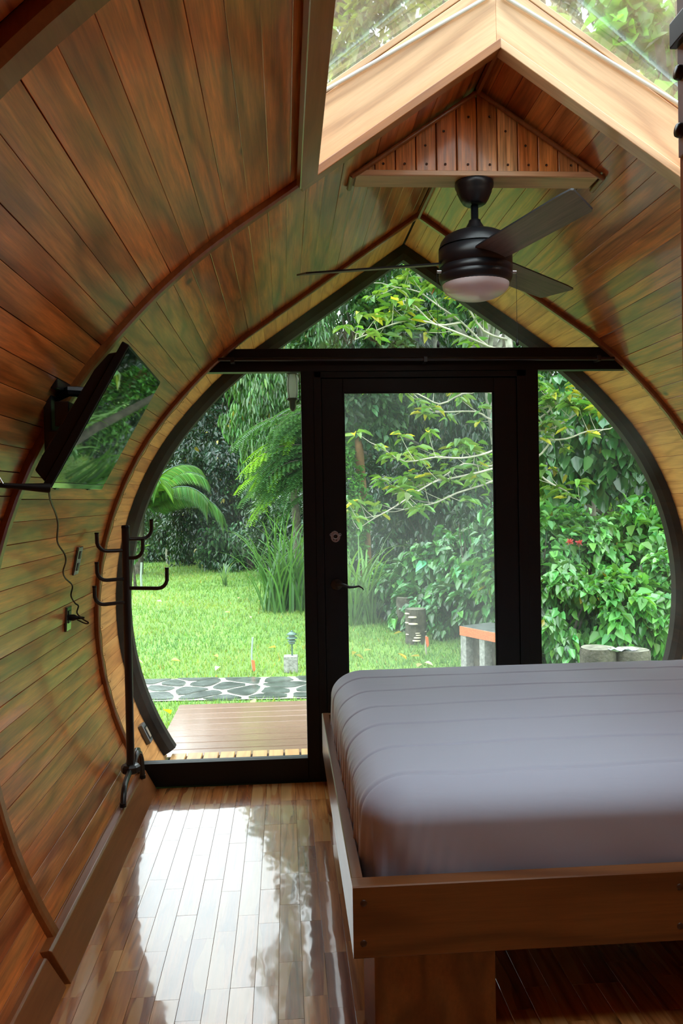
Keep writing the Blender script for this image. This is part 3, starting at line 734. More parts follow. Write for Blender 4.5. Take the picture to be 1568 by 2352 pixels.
# ------------------------------------------------------------------ television on its wall arm
TA, TB = Vector((-.602, 2.20, 1.455)), Vector((-.392, 2.20, 1.825))     # near edge of the screen, foot and head
TC, TD = Vector((-.634, 2.92, 1.457)), Vector((-.424, 2.92, 1.827))     # far edge
tv = thing('television', 'flat black television tilted forward on the left plank wall', 'television', tuple((TA+TB+TC+TD)/4))
ty = (TC-TA).normalized(); tx = (TB-TA).normalized(); tn = tx.cross(ty).normalized()
if tn.x < 0: tn = -tn
tmw = Matrix.Identity(4)
for i in range(3): tmw[i][0], tmw[i][1], tmw[i][2] = tx[i], ty[i], tn[i]
tv.matrix_basis = Matrix.Translation((TA+TB+TC+TD)/4) @ tmw
if tmw.determinant() < 0:
    for i in range(3): tmw[i][1] = -tmw[i][1]
    tv.matrix_basis = Matrix.Translation((TA+TB+TC+TD)/4) @ tmw
hh, hwid = (TB-TA).length/2, (TC-TA).length/2
MB().box((-hh, -hwid, -.022), (hh, hwid, -.001)).build('bezel', M['plastic'], tv, bevel=.003)
MB().box((-hh+.018, -hwid+.009, -.002), (hh-.008, hwid-.009, .0006)).build('screen', M['glossblack'], tv)
MB().box((-hh, -hwid+.006, -.0012), (-hh+.017, hwid-.006, .0012)).build('lower_strip', M['switch'], tv, bevel=.001)
mb = MB(); a_, b_ = .9, 1
mb.prism([(-hh+.005, -.022), (hh-.03, -.022), (hh-.045, -.040), (hh-.10, -.052), (-hh+.06, -.062), (-hh+.02, -.060)], 'y', -hwid+.012, hwid-.012)
mb.build('back_cover', M['plastic'], tv, bevel=.004)
for s_ in (-1, 1):
    MB().box((-hh-.012, s_*.22-.02, -.035), (-hh+.006, s_*.22+.02, -.012)).build('foot_stub', M['plastic'], tv, bevel=.003)
# wall arm (thing of its own: the television hangs on it)
armt = thing('television_mount', 'black articulated metal arm holding the television off the planks', 'mount', (-.62, 2.5, 1.66))
def A(x, y, z): return (x+.62, y-2.5, z-1.66)
Ti = wmat(tv)
for s_ in (-.10, .10):                    # rails on the television's back
    pts = [Ti @ Vector((u, s_, -.066)) for u in (-.13, .15)]
    board('mount_rail', pts[0], pts[1], .035, .014, -tn, M['blackmetal'], armt, bevel=0)
wl = wallx_left(1.66)
MB().box(A(wl+.008, 2.44, 1.55), A(wl+.030, 2.60, 1.80)).build('wall_plate', M['blackmetal'], armt, bevel=.003)
for z in (1.62, 1.74):
    q = Ti @ Vector(((z-1.66)*.9, 0, -.08))
    MB().tube([A(wl+.025, 2.52, z-.01), A((wl+q.x)/2, 2.47, z), A(q.x, q.y-.04, z)], .016, n=8, smooth=False).build('arm', M['blackmetal'], armt)
for z in (1.60, 1.76):
    MB().box(A(wl+.03, 2.40, z-.02), A(wl+.06, 2.64, z+.02)).build('hinge_block', M['blackmetal'], armt, bevel=.003)
MB().box(A(-.64, 2.38, 1.63), A(-.60, 2.66, 1.70)).build('tilt_plate', M['blackmetal'], armt, bevel=.003)
# small indoor aerial with two wire loops
ant = thing('indoor_aerial', 'black stick aerial with two bright wire loops at the foot of the television', 'aerial', (-.60, 2.17, 1.452))
MB().tube([(.0, .0, .0), (-.06, -.03, .004), (-.125, -.05, .010)], [.013, .008, .006], n=8).build('stick', M['plastic'], ant)
for k_ in (0, 1):
    o_ = Vector((-.118+.018*k_, -.05, .012))
    MB().tube([o_, o_+Vector((-.012, 0, .022)), o_+Vector((-.018, 0, .048)), o_+Vector((-.030, 0, .064)), o_+Vector((-.043, 0, .055)), o_+Vector((-.050, 0, .03))], .0022, n=6).build('wire_loop', M['steel'], ant)

# power lead
cord_px = [(112,1122,2.35),(116,1150,2.5),(128,1180,2.7),(133,1205,2.8),(132,1245,2.95),(148,1272,3.05),(151,1290,3.1),(145,1312,3.2),(150,1328,3.3),(166,1345,3.4),(163,1368,3.42),(172,1385,3.46),(180,1392,3.48),(177,1408,3.5),(190,1422,3.45),(203,1430,3.42),(196,1432,3.45),(178,1424,3.52)]
pts = []
for px, py, Y in cord_px:
    p = P(px, py, Y)
    for _ in range(30):                    # lie just in front of the wall
        lim = wallx_left(p[2]) + .012
        if p[0] < lim: Y -= .02; p = P(px, py, Y)
    pts.append(p)
pp = []
for i in range(len(pts)-1):
    p0, p1, p2, p3 = [np.array(pts[min(max(i+k_, 0), len(pts)-1)]) for k_ in (-1, 0, 1, 2)]
    for t in np.linspace(0, 1, 6, endpoint=False):
        pp.append(.5*((2*p1)+(-p0+p2)*t+(2*p0-5*p1+4*p2-p3)*t*t+(-p0+3*p1-3*p2+p3)*t**3))
pp.append(np.array(pts[-1]))
tag(MB().tube(pp, .0032, n=6).build('power_cord', M['plastic']), 'thin black power lead hanging from the television to the wall outlet', 'cord')

def wall_plate(name, label, cat, Y, z, h, wdt, t, side_y=0):
    """a plate lying on the curved left wall; local x up the wall, y along it, z into the room"""
    s = np.interp(z, _zs, _sl[::-1]); x, zz_, tx_, tz_ = prof(float(s), 0)
    # inward normal on the left side points to +X
    n_in = Vector((-tz_, 0, -tx_)).normalized()
    yv = Vector((0, 1, 0)); xv = yv.cross(n_in)
    if xv.z < 0: xv, yv = -xv, -yv
    mw = Matrix.Identity(4); pos = Vector((CX-x, Y, zz_)) + n_in*(-.009)
    for i in range(3): mw[i][0], mw[i][1], mw[i][2], mw[i][3] = xv[i], yv[i], n_in[i], pos[i]
    t_ = thing(name, label, cat); t_.matrix_basis = mw; return t_
sw = wall_plate('switch_plate', 'tall glossy dark switch plate on the plank wall above the outlet', 'switch', 3.63, 1.165, .12, .07, .01)
MB().box((-.062, -.037, 0), (.062, .037, .010)).build('plate', M['switch'], sw, bevel=.003)
for x in (-.026, .026): MB().box((x-.017, -.013, .009), (x+.017, .013, .013)).build('rocker', M['greyplastic'], sw, bevel=.002)
ou = wall_plate('wall_outlet', 'glossy dark wall outlet with a black plug pushed in', 'outlet', 3.57, .925, .1, .07, .01)
MB().box((-.052, -.036, 0), (.052, .036, .010)).build('plate', M['switch'], ou, bevel=.003)
MB().box((-.018, -.02, .009), (.036, .02, .013)).build('socket', M['plastic'], ou, bevel=.002)
pl = thing('plug', 'small black plug in the lower wall outlet', 'plug'); pl.matrix_basis = wmat(ou) @ Matrix.Translation((.005, 0, .013))
MB().tube([(0, 0, 0), (0, 0, .016), (0, 0, .03), (0, -.002, .06)], [.013, .014, .008, .004], n=10).build('body', M['plastic'], pl)
pb = wall_plate('porch_outlet', 'grey weatherproof outlet box low on the porch wall outside the glass', 'outlet', 4.47, .175, .1, .07, .01)
MB().box((-.055, -.038, .0), (.055, .038, .026)).build('box', M['greyplastic'], pb, bevel=.006)
MB().box((-.036, -.024, .026), (.036, .024, .030)).build('cover', M['plastic'], pb, bevel=.004)
MB().box((-.028, -.017, .030), (.028, .017, .0315)).build('socket', plain('tan_socket', (.28,.22,.17), .5), pb)

# ------------------------------------------------------------------ coat stand
cs = thing('coat_stand', 'black tubular steel coat stand with six upturned hooks by the left wall', 'coat stand', (-.725, 3.83, 0))
RX, RY = -.725, 3.83
MB().tube([(0, 0, .17), (0, 0, 1.306)], .0185, n=16).build('pole', M['blackmetal'], cs)
MB().lathe([(0, 1.309), (.017, 1.309), (.0195, 1.303), (.0195, 1.296)], n=16).build('pole_cap', M['plastic'], cs)
def bent(end, root_z, reach_dir, reach, rise):
    d_ = Vector(reach_dir).normalized(); pts = [Vector((0, 0, root_z)) + d_*.012, Vector((0, 0, root_z)) + d_*(reach-.045)]
    for a in np.radians((20, 40, 60, 80)):
        pts.append(Vector((0, 0, root_z+.045*(1-math.cos(a)))) + d_*(reach-.045+.045*math.sin(a)))
    pts.append(Vector((0, 0, root_z+rise)) + d_*reach); return pts
hooks = [((-.9, -.35, 0), 1.195, .128, .078), ((-.85, -.6, 0), 1.065, .140, .078), ((-1, -.75, 0), .958, .155, .080),
         ((.85, .3, 0), 1.245, .118, .082), ((.45, -.15, 0), 1.160, .085, .08), ((.95, -.3, 0), 1.022, .200, .088)]
for dr, z, rc, rs in hooks:
    h_ = MB().tube(bent(None, z, dr, rc, rs), .0088, n=10).build('hook', M['blackmetal'], cs)
    d_ = Vector(dr).normalized(); e_ = Vector((0, 0, z+rs)) + d_*rc
    MB().tube([e_, e_+Vector((0, 0, .007))], .0098, n=10).build('hook_cap', M['plastic'], h_)
MB().lathe([(0, .175), (.035, .175), (.044, .182), (.044, .205), (.036, .214), (.021, .216), (.0185, .24)], n=8, smooth=False).build('hub', M['blackmetal'], cs)
feet = [Vector((-.715, 3.585, .112)), Vector((-.700, 3.985, .100)), Vector((-.722, 4.055, .10))]
for i, f_ in enumerate(feet):
    e_ = f_ - Vector((RX, RY, 0)); hd = Vector((e_.x, e_.y, 0)).normalized(); L_ = Vector((e_.x, e_.y, 0)).length
    up_ = .225 if i else .20
    pts = [Vector((0, 0, .19)) + hd*.03]
    if i == 0: pts += [Vector((0, 0, .188)) + hd*(L_*.45), Vector((0, 0, .182)) + hd*(L_*.72), Vector((0, 0, .168)) + hd*(L_*.85), Vector((0, 0, .14)) + hd*(L_*.95), Vector((e_.x, e_.y, e_.z))]
    else: pts += [Vector((0, 0, up_)) + hd*(L_*.40), Vector((0, 0, up_+.012)) + hd*(L_*.60), Vector((0, 0, up_)) + hd*(L_*.80), Vector((0, 0, up_-.035)) + hd*(L_*.93), Vector((e_.x, e_.y, e_.z))]
    lg = MB().tube(pts, .0125, n=12).build('leg', M['blackmetal'], cs)
    MB().tube([Vector(pts[-1])+Vector((0, 0, .012)), Vector(pts[-1])-Vector((0, 0, .004))], .0145, n=12).build('foot_cap', M['plastic'], lg)

# ------------------------------------------------------------------ open door leaf close to the viewer, right edge
dl = bpy.data.objects.new('door_2', None); COL.objects.link(dl); dl['kind'] = 'structure'; dl.location = (.4845, .60, 0)
MB().box((-.0385, -.36, .02), (.0, .30, 2.08)).build('leaf', M['doorwood'], dl, bevel=.003)
xL = -.0385
MB().box((xL-.0025, .25, 1.782), (xL, .2965, 2.06)).build('lock_plate', M['galv'], dl, bevel=.0008)
MB().box((xL-.011, .262, 1.902), (xL-.002, .298, 1.930)).build('keeper', M['blackmetal'], dl, bevel=.0015)
for z_ in (1.872, 1.809):
    q = MB().lathe([(0, .007), (.007, .0065), (.008, .004), (.008, 0)], n=16).build('screw_head', M['blackmetal'], dl); q.rotation_euler = (0, -math.pi/2, 0); q.location = (xL-.002, .288, z_)

# ================================================================== outside
GZ0 = -.35
# porch floor slats and wall lantern
pf = bpy.data.objects.new('floor_porch', None)
pfm = MB().box((CX-1.36, 4.19, -.06), (CX+1.36, 4.64, -.012)); pfo = pfm.build('floor_porch', M['dark']); pfo['kind'] = 'structure'
x = CX-1.34
while x < CX+1.30:
    board('slat', (x+.04, 4.195, .012), (x+.04, 4.635, .012), .079, .022, (0, 0, 1), M['slat'], pfo, ch=.003); x += .0895
dkz = -.03
dp = P(383, 1687, 5.13); dxl = dp[0]
deck = thing('deck_platform', 'low wet brown composite deck outside the door', 'deck', (.9, 5.3, GZ0))
for i in range(9):
    y0 = 4.715 + i*.135
    board('board', (dxl-.02, y0+.0645, dkz), (2.2, y0+.0645, dkz), .130, .024, (0, 0, 1), M['composite'], deck, ch=.003)
MB().box((dxl-.9+.01, 4.73-5.3, dkz-.15-GZ0), (2.19-.9, 5.91-5.3, dkz-.026-GZ0)).build('frame', M['composite'], deck)
for px_ in (dxl-.9+.06, .3, 1.2):
    for py_ in (4.8-5.3, 5.85-5.3):
        MB().box((px_-.04, py_-.04, 0), (px_+.04, py_+.04, dkz-.15-GZ0)).build('post', M['bark'], deck)
lt = thing('wall_lantern', 'small porch lantern with a curved pale glass fixed outside beside the door', 'lantern', (.062, 4.235, 1.985)); lt.scale = (.66, .66, .66)
MB().lathe([(0, .125), (.030, .118), (.046, .105), (.050, .098), (0, .098)], n=14).build('lantern_cap', M['blackmetal'], lt)
MB().lathe([(.034, .098), (.043, .05), (.045, 0), (.041, -.05), (.034, -.085)], n=18).build('glass', M['lampglass'], lt)
lt.location.x = .052
MB().lathe([(0, -.085), (.044, -.085), (.050, -.094), (.030, -.11), (.026, -.16), (.012, -.185), (0, -.187)], n=14).build('lantern_base', M['blackmetal'], lt)
for a in (45, 135, 225, 315):
    c_, s_ = math.cos(math.radians(a)), math.sin(math.radians(a))
    MB().tube([(c_*r_, s_*r_, z_) for r_, z_ in ((.036, .098), (.045, .05), (.047, 0), (.043, -.05), (.036, -.085))], .002, n=5).build('rib', M['blackmetal'], lt)
MB().box((.050, -.012, -.10), (.058, .012, .10)).build('back_plate', M['blackmetal'], lt); MB().tube([(.05, 0, -.10), (.03, 0, -.125), (.01, 0, -.10)], .006, n=6).build('arm', M['blackmetal'], lt)

# lawn
lawn = MB().add([(-40, 3.5, GZ0), (45, 3.5, GZ0), (45, 80, GZ0), (-40, 80, GZ0)], [(0,1,2,3)]).build('ground', M['lawn'], recalc=False); lawn['kind'] = 'structure'
soil = MB().add([(-40, -12, GZ0-.01), (45, -12, GZ0-.01), (45, 3.6, GZ0-.01), (-40, 3.6, GZ0-.01)], [(0,1,2,3)]).build('ground', M['lawn'], recalc=False); soil['kind'] = 'structure'

def np_mesh(name, V, Fq, mat, tint=None, tri=False):
    """V (n,3) float, Fq (m,k) int; tint (n,3)"""
    me = bpy.data.meshes.new(name); V = np.ascontiguousarray(V, np.float32); k = Fq.shape[1]
    me.vertices.add(len(V)); me.vertices.foreach_set('co', V.ravel())
    me.loops.add(Fq.size); me.loops.foreach_set('vertex_index', np.ascontiguousarray(Fq, np.int32).ravel())
    me.polygons.add(len(Fq)); me.polygons.foreach_set('loop_start', np.arange(0, Fq.size, k, dtype=np.int32))
    try: me.polygons.foreach_set('loop_total', np.full(len(Fq), k, np.int32))
    except Exception: pass
    me.update(calc_edges=True); me.materials.append(mat)
    if tint is not None:
        at = me.attributes.new('tint', 'FLOAT_COLOR', 'POINT'); c = np.ones((len(V), 4), np.float32); c[:, :3] = tint; at.data.foreach_set('color', c.ravel())
    return me

def leaves_mesh(name, C, D, Nn, size, asp, cols, mat, fold=.25, droop=.25):
    """C centres, D leaf direction, Nn leaf normal (unit-ish), size (n,), asp width/length; six-point folded leaves"""
    n = len(C); D = D/np.linalg.norm(D, axis=1, keepdims=True)
    S = np.cross(D, Nn); S /= np.maximum(np.linalg.norm(S, axis=1, keepdims=True), 1e-6); U = np.cross(S, D)
    s = size[:, None]; a = np.broadcast_to(asp, (n,))[:, None] if np.ndim(asp) else asp
    b0 = C; t0 = C + D*s - U*s*droop
    m1 = C + D*s*.34 - U*s*droop*.1; m2 = C + D*s*.70 - U*s*droop*.45
    up = U*s*a*fold
    l1 = m1 + S*s*a*.5 + up; r1 = m1 - S*s*a*.5 + up; l2 = m2 + S*s*a*.36 + up*.7; r2 = m2 - S*s*a*.36 + up*.7
    V = np.stack([b0, l1, l2, t0, r2, r1], 1).reshape(-1, 3)
    i = np.arange(n)[:, None]*6
    Fq = np.concatenate([i + np.array([0, 1, 2, 3]), i + np.array([0, 3, 4, 5])], 0)
    return np_mesh(name, V, Fq, mat, np.repeat(cols, 6, axis=0))

def rand_dirs(n):
    v = RNG.normal(size=(n, 3)); return v/np.linalg.norm(v, axis=1, keepdims=True)

def tints(n, base, var=.35, yellow=.0, ycol=(.45,.38,.05)):
    b = np.array(base); k_ = np.exp(RNG.normal(0, var, (n, 1))); c = b*k_
    c[:, 0] *= np.exp(RNG.normal(0, .15, n)); c[:, 2] *= np.exp(RNG.normal(0, .2, n))
    if yellow:
        m_ = RNG.random(n) < yellow; c[m_] = np.array(ycol)*RNG.uniform(.6, 1.2, (m_.sum(), 1))
    return np.clip(c, 0, .9)

def crown_points(n, c, r, clumps=40, clump_r=.22, shell=.55):
    """points in leafy clumps spread over an ellipsoid"""
    c = np.array(c, float); r = np.array(r, float)
    dd = rand_dirs(clumps); rad = shell + (1-shell)*RNG.random((clumps, 1))**.7
    cc = dd*rad
    idx = RNG.integers(0, clumps, n); off = rand_dirs(n)*(RNG.random((n, 1))**.5)*clump_r
    q = cc[idx] + off
    out = q.copy(); out /= np.maximum(np.linalg.norm(out, axis=1, keepdims=True), 1e-6)
    return c + q*r, out

def foliage(parent, c, r, n, size, asp, col, mat='leaf', clumps=40, clump_r=.22, hang=.5, var=.35, yellow=0, shell=.5, name='foliage', zmin=None):
    C, out = crown_points(n, c, r, clumps, clump_r, shell)
    if zmin is not None:
        k_ = C[:, 2] > zmin; C, out = C[k_], out[k_]; n = len(C)
    D = out*.6 + rand_dirs(n)*.8; D[:, 2] -= hang
    Nn = rand_dirs(n)*.6 + np.array([0, 0, 1.0]) + out*.5
    me = leaves_mesh(name, C, D, Nn, size*np.exp(RNG.normal(0, .22, n)), asp, tints(n, col, var, yellow), M[mat])
    o = link(name, me, parent); o['kind'] = 'stuff'; return o

def trunk(parent, pts, r0, r1, mat='bark', n=9, name='trunk'):
    k_ = len(pts); return MB().tube(pts, list(np.linspace(r0, r1, k_)), n=n).build(name, M[mat], parent)

def branchset(parent, base, tips, r0, mat='bark', name='branches'):
    mb = MB()
    for t in tips:
        b = np.array(base, float); t = np.array(t, float); mid = (b+t)/2 + RNG.normal(0, .08, 3)*np.linalg.norm(t-b)*.5; mid[2] += .1
        mb.tube([b, (b*2+mid)/3, mid, (mid+t)/2, t], [r0, r0*.8, r0*.6, r0*.4, r0*.15], n=5, caps=False)
    o = mb.build(name, M[mat], parent); return o

def tree(name, label, cat, base, height, crown_c, crown_r, n, size, asp, col, mat='leaf', group=None, tr=.12, bark='bark', straight=False, **kw):
    t = thing(name, label, cat, base, group)
    b = np.array(base, float); cc = np.array(crown_c, float) - b
    if straight: trunk(t, [(0, 0, -.05), (.01, 0, cc[2]*.35), (-.01, 0, cc[2]*.74), (cc[0]*.6, cc[1]*.6, cc[2]*.9), tuple(cc)], tr, tr*.35, bark)
    else: trunk(t, [(0, 0, -.05), (cc[0]*.3+.03, cc[1]*.3, cc[2]*.35), (cc[0]*.8, cc[1]*.8, cc[2]*.8), tuple(cc + np.array([0, 0, crown_r[2]*.3]))], tr, tr*.35, bark)
    tips = [cc + rand_dirs(1)[0]*np.array(crown_r)*.75 for _ in range(9)]
    branchset(t, (cc[0]*.6, cc[1]*.6, cc[2]*.9) if straight else (cc[0]*.6, cc[1]*.6, cc[2]*.62), tips, tr*.4, bark)
    foliage(t, cc, crown_r, n, size, asp, col, mat, **kw)
    return t

# grass blades, thick near the deck and thinning with distance
def grass_patch():
    n = 210000
    Y = 5.0 + 23*RNG.random(n)**1.75; X = RNG.uniform(-.62, .50, n)*Y + .1
    keep = ~((Y < 5.97) & (X > dxl-.05)); 
    yp = 7.35 + (X+1)*-.06
    keep &= ~((Y > yp-.03) & (Y < yp+.93) & (X < 2.3)); keep &= X > -.36*Y-.8
    X, Y = X[keep], Y[keep]; n = len(X)
    h = (.024 + .022*RNG.random(n))*(1+.035*Y); wd = (.0022+.0016*RNG.random(n))*(1+.09*Y)
    a = RNG.uniform(0, 2*np.pi, n); lean = RNG.uniform(.2, 1.1, n)*h; dx, dy = np.cos(a), np.sin(a)
    B = np.stack([X, Y, np.full(n, GZ0)], 1); s = np.stack([-dy, dx, 0*dx], 1)*wd[:, None]
    T = B + np.stack([dx*lean, dy*lean, h], 1)
    V = np.stack([B-s, B+s, T], 1).reshape(-1, 3); Fq = np.arange(3*n).reshape(-1, 3)
    pn = np.array([.5+.5*math.sin(x*1.3+math.sin(y*.9)*2)*math.cos(y*.7+x*.4) for x, y in zip(X[::1], Y[::1])])
    c = tints(n, (.165, .30, .085), .28, .02, (.45, .36, .12)); c *= (.8+.4*pn)[:, None]; c[:, 0] *= (.8+.4*pn)
    me = np_mesh('grass', V, Fq, M['grass'], np.repeat(np.clip(c, 0, .9), 3, axis=0))
    return link('grass', me, None, kind='stuff')
g_ = grass_patch(); tag(g_, 'short bright green lawn grass spreading from the deck to the trees', 'grass')

# flagstone path
def pedge(x): return 7.35 + (x+1)*-.06
mb = MB(); xs = np.linspace(-4.2, 2.3, 14)
for a, b in zip(xs[:-1], xs[1:]):
    mb.add([(a, pedge(a), GZ0+.012), (b, pedge(b), GZ0+.012), (b, pedge(b)+.90, GZ0+.012), (a, pedge(a)+.90, GZ0+.012)], [(0,1,2,3)])
po = mb.build('stone_path', M['mortar'], recalc=False); tag(po, 'crazy paved path of dark wet stones in white mortar crossing the lawn', 'path')
def voronoi_cells(x0, x1, h, n, seed=3):
    rg = random.Random(seed); pts = []
    tries = 0
    while len(pts) < n and tries < 9000:
        tries += 1; p = (rg.uniform(x0, x1), rg.uniform(.02, h-.02))
        if all(((p[0]-q[0])*.75)**2+((p[1]-q[1])*1.35)**2 > .20**2 for q in pts): pts.append(p)
    cells = []
    for i, p in enumerate(pts):
        poly = [(x0, 0), (x1, 0), (x1, h), (x0, h)]; poly = [(max(x0, p[0]-1), 0), (min(x1, p[0]+1), 0), (min(x1, p[0]+1), h), (max(x0, p[0]-1), h)]
        for j, q in enumerate(pts):
            if i == j or abs(q[0]-p[0]) > 2: continue
            mx_, my_ = (p[0]+q[0])/2, (p[1]+q[1])/2; nx_, ny_ = q[0]-p[0], q[1]-p[1]
            out = []
            for k_ in range(len(poly)):
                a, b = poly[k_], poly[(k_+1) % len(poly)]
                da = (a[0]-mx_)*nx_+(a[1]-my_)*ny_; db_ = (b[0]-mx_)*nx_+(b[1]-my_)*ny_
                if da <= 0: out.append(a)
                if (da < 0) != (db_ < 0):
                    t = da/(da-db_); out.append((a[0]+(b[0]-a[0])*t, a[1]+(b[1]-a[1])*t))
            poly = out
            if len(poly) < 3: break
        if len(poly) >= 3: cells.append((p, poly))
    return cells
for p, poly in voronoi_cells(-4.2, 2.3, .90, 64):
    d_ = [math.hypot(a[0]-p[0], a[1]-p[1]) for a in poly]
    q = [(p[0]+(a[0]-p[0])*(1-.034/max(l_, .05)), p[1]+(a[1]-p[1])*(1-.034/max(l_, .05))) for a, l_ in zip(poly, d_)]
    # round the corners
    rq = []
    for k_ in range(len(q)):
        a, b = q[k_], q[(k_+1) % len(q)]; rq += [(a[0]*.8+b[0]*.2, a[1]*.8+b[1]*.2), (a[0]*.5+b[0]*.5+random.uniform(-.008,.008), a[1]*.5+b[1]*.5+random.uniform(-.008,.008)), (a[0]*.2+b[0]*.8, a[1]*.2+b[1]*.8)]
    MB().prism([(a, b+pedge(a)) for a, b in rq], 'z', GZ0, GZ0+.020+random.uniform(0, .005)).build('flagstone', M['stone'], po)

# path light on a concrete block
p_ = P(668, 1543, 8.47); bx, by = p_[0], 8.47
blk = MB(); blk.prism([(-.072, -.06), (.068, -.07), (.075, .06), (-.065, .07)], 'z', 0, .168); o = blk.build('concrete_block', M['concrete'], bevel=.006)
o.location = (bx, by, GZ0); tag(o, 'rough grey concrete block on the lawn under the little garden light', 'block')
gl = thing('garden_light', 'small green tiered garden light standing on the concrete block', 'garden light', (bx+.015, by, GZ0+.168))
MB().tube([(0, 0, 0), (0, 0, .13)], .008, n=8).build('stem', M['lampgreen'], gl)
for zt, rt in ((.225, .055), (.185, .058), (.155, .046)):
    MB().lathe([(.008, zt+.022), (rt*.6, zt+.010), (rt, zt-.006), (rt*.96, zt-.010), (rt*.5, zt+.002), (.008, zt+.004)], n=18).build('shade', M['lampgreen'], gl)
MB().lathe([(.026, .130), (.030, .15), (.030, .21), (.026, .222)], n=14).build('glass', M['lampglass'], gl)
MB().lathe([(0, .26), (.010, .255), (.014, .245), (0, .243)], n=10).build('finial', M['lampgreen'], gl)
MB().lathe([(0, .130), (.034, .130), (.026, .118), (0, .116)], n=14).build('cup', M['lampgreen'], gl)

# marker stakes
def stake(label, px, pyb, pyt, Y, ribbon=None, mat='pot', r=.011, loc=None):
    b_, t_ = P(px, pyb, Y), P(px, pyt, Y); st = thing('marker_stake', label, 'stake', (b_[0], Y, GZ0))
    MB().tube([(0, 0, 0), (-.008, 0, (t_[2]-GZ0)*.5), (t_[0]-b_[0], 0, t_[2]-GZ0)], r, n=6).build('stick', M[mat], st)
    if ribbon: 
        zr_ = (t_[2]-GZ0)*ribbon; mb = MB(); mb.add([(-.012, -.012, zr_), (.022, -.012, zr_-.01), (.030, -.014, zr_-.10), (.012, -.012, zr_-.13), (-.004, -.015, zr_-.08),
                                             (-.012, -.008, zr_), (.022, -.008, zr_-.01), (.030, -.010, zr_-.10), (.012, -.008, zr_-.13), (-.004, -.011, zr_-.08)],
                                            [(0,1,2,3,4), (9,8,7,6,5), (0,5,6,1), (1,6,7,2), (2,7,8,3), (3,8,9,4), (4,9,5,0)])
        mb.build('ribbon', M['ribbon'], st)
stake('thin grey-green stake in the lawn left of the garden light', 580, 1535, 1464, 8.55, .35)
stake('rusty stake with a hanging orange ribbon beside the tree stumps', 979, 1512, 1460, 9.15, .98, 'twig')
stake('pale distant stake at the far left edge of the lawn', 383, 1284, 1250, 24, None, 'twig', .03)
stake('short pale stake in front of the sapling on the far lawn', 325, 1336, 1292, 17, None, 'pot', .025)

# log stumps used as seats
def stump(label, x, y, r, h, fungi=(), z0=GZ0, cloth=False):
    t = thing('tree_stump', label, 'stump', (x, y, z0)); mb = MB(); n = 26; rs = [r*(1+.04*math.sin(3*a+x)+.025*math.sin(7*a)+random.uniform(-.012, .012)) for a in np.linspace(0, 2*np.pi, n, endpoint=False)]
    vs = []
    zs = [0, h*.15, h*.5, h*.9, h]
    for z in zs:
        f_ = 1.06 if z == 0 else (1.0 if z < h else .97)
        for j in range(n): a = 2*math.pi*j/n; vs.append((rs[j]*f_*math.cos(a), rs[j]*f_*math.sin(a), z))
    fs = [(i*n+j, i*n+(j+1) % n, (i+1)*n+(j+1) % n, (i+1)*n+j) for i in range(len(zs)-1) for j in range(n)]
    mb.add(vs, fs); mb.build('bark', M['bark'], t)
    tp = MB(); tp.add([(v[0]*.96, v[1]*.96, h+.001) for v in vs[-n:]] + [(0, 0, h+.004)], [(j, (j+1) % n, n) for j in range(n)]); tp.build('cut_top', plain('grey_cut_wood', (.17,.165,.12), .8, var=.5, vscale=18), t, recalc=False)
    for (a, z, s_) in fungi:
        ar = math.radians(a); q = MB()
        pts = [(0, 0, .3*s_)] ; vv = [];
        for b_ in np.linspace(-1.4, 1.4, 9): vv.append((s_*.8*math.cos(b_), s_*math.sin(b_), 0))
        vv2 = [(v[0]*.9, v[1]*.9, .25*s_) for v in vv]; k_ = len(vv)
        q.add([(0, 0, 0)] + vv + [(0, 0, .3*s_)] + vv2, [(0, i+2, i+1) for i in range(k_-1)] + [(k_+1, k_+2+i, k_+3+i) for i in range(k_-1)] + [(i+1, i+2, k_+3+i, k_+2+i) for i in range(k_-1)])
        o_ = q.build('bracket_fungus', M['fungus'], t); o_.location = (r*.97*math.cos(ar), r*.97*math.sin(ar), z); o_.rotation_euler = (0, 0, ar)
    return t
s1 = P(953, 1482, 9.9); s2 = P(931, 1452, 11.0)
stump('dark front tree stump with cream bracket fungus on its bark', s1[0]+.01, 9.9, .125, .42,
      [(-115, .33, .055), (-112, .25, .060), (-90, .085, .045), (-84, .115, .035), (-95, .05, .05), (-88, .14, .03), (-150, .12, .03), (-152, .26, .035), (-148, .37, .04), (-30, .15, .02)])
stump('mossy tree stump standing just behind the one with fungus', s2[0], 10.9, .135, .44, [(-100, .12, .04), (-60, .2, .04), (-120, .3, .02), (-105, .06, .03)])
a1, a2 = P(1372, 1512, 6.8), P(1448, 1514, 6.7)
stump('sawn log seat at the foot of the flowering hedge, left of the pair', a1[0], 6.8, .15, .47)
stump('sawn log seat at the foot of the flowering hedge, right of the pair', a2[0]+.03, 6.75, .145, .455)
cl = MB(); nn = 9
vs = [(i*.03-.12, j*.02-.05, .008+.012*math.sin(i*1.7+j*.9)+.006*math.cos(j*2.1)) for i in range(nn) for j in range(6)]
cl.add(vs, [(i*6+j, (i+1)*6+j, (i+1)*6+j+1, i*6+j+1) for i in range(nn-1) for j in range(5)])
clo = cl.build('rag', plain('pale_blue_rag', (.50,.56,.66), .7, var=.4, vscale=30), recalc=False); clo.location = (a2[0]-.07, 6.70, GZ0+.462)
sd_ = clo.modifiers.new('thick', 'SOLIDIFY'); sd_.thickness = .004
tag(clo, 'crumpled pale blue rag lying on the log seats', 'rag')

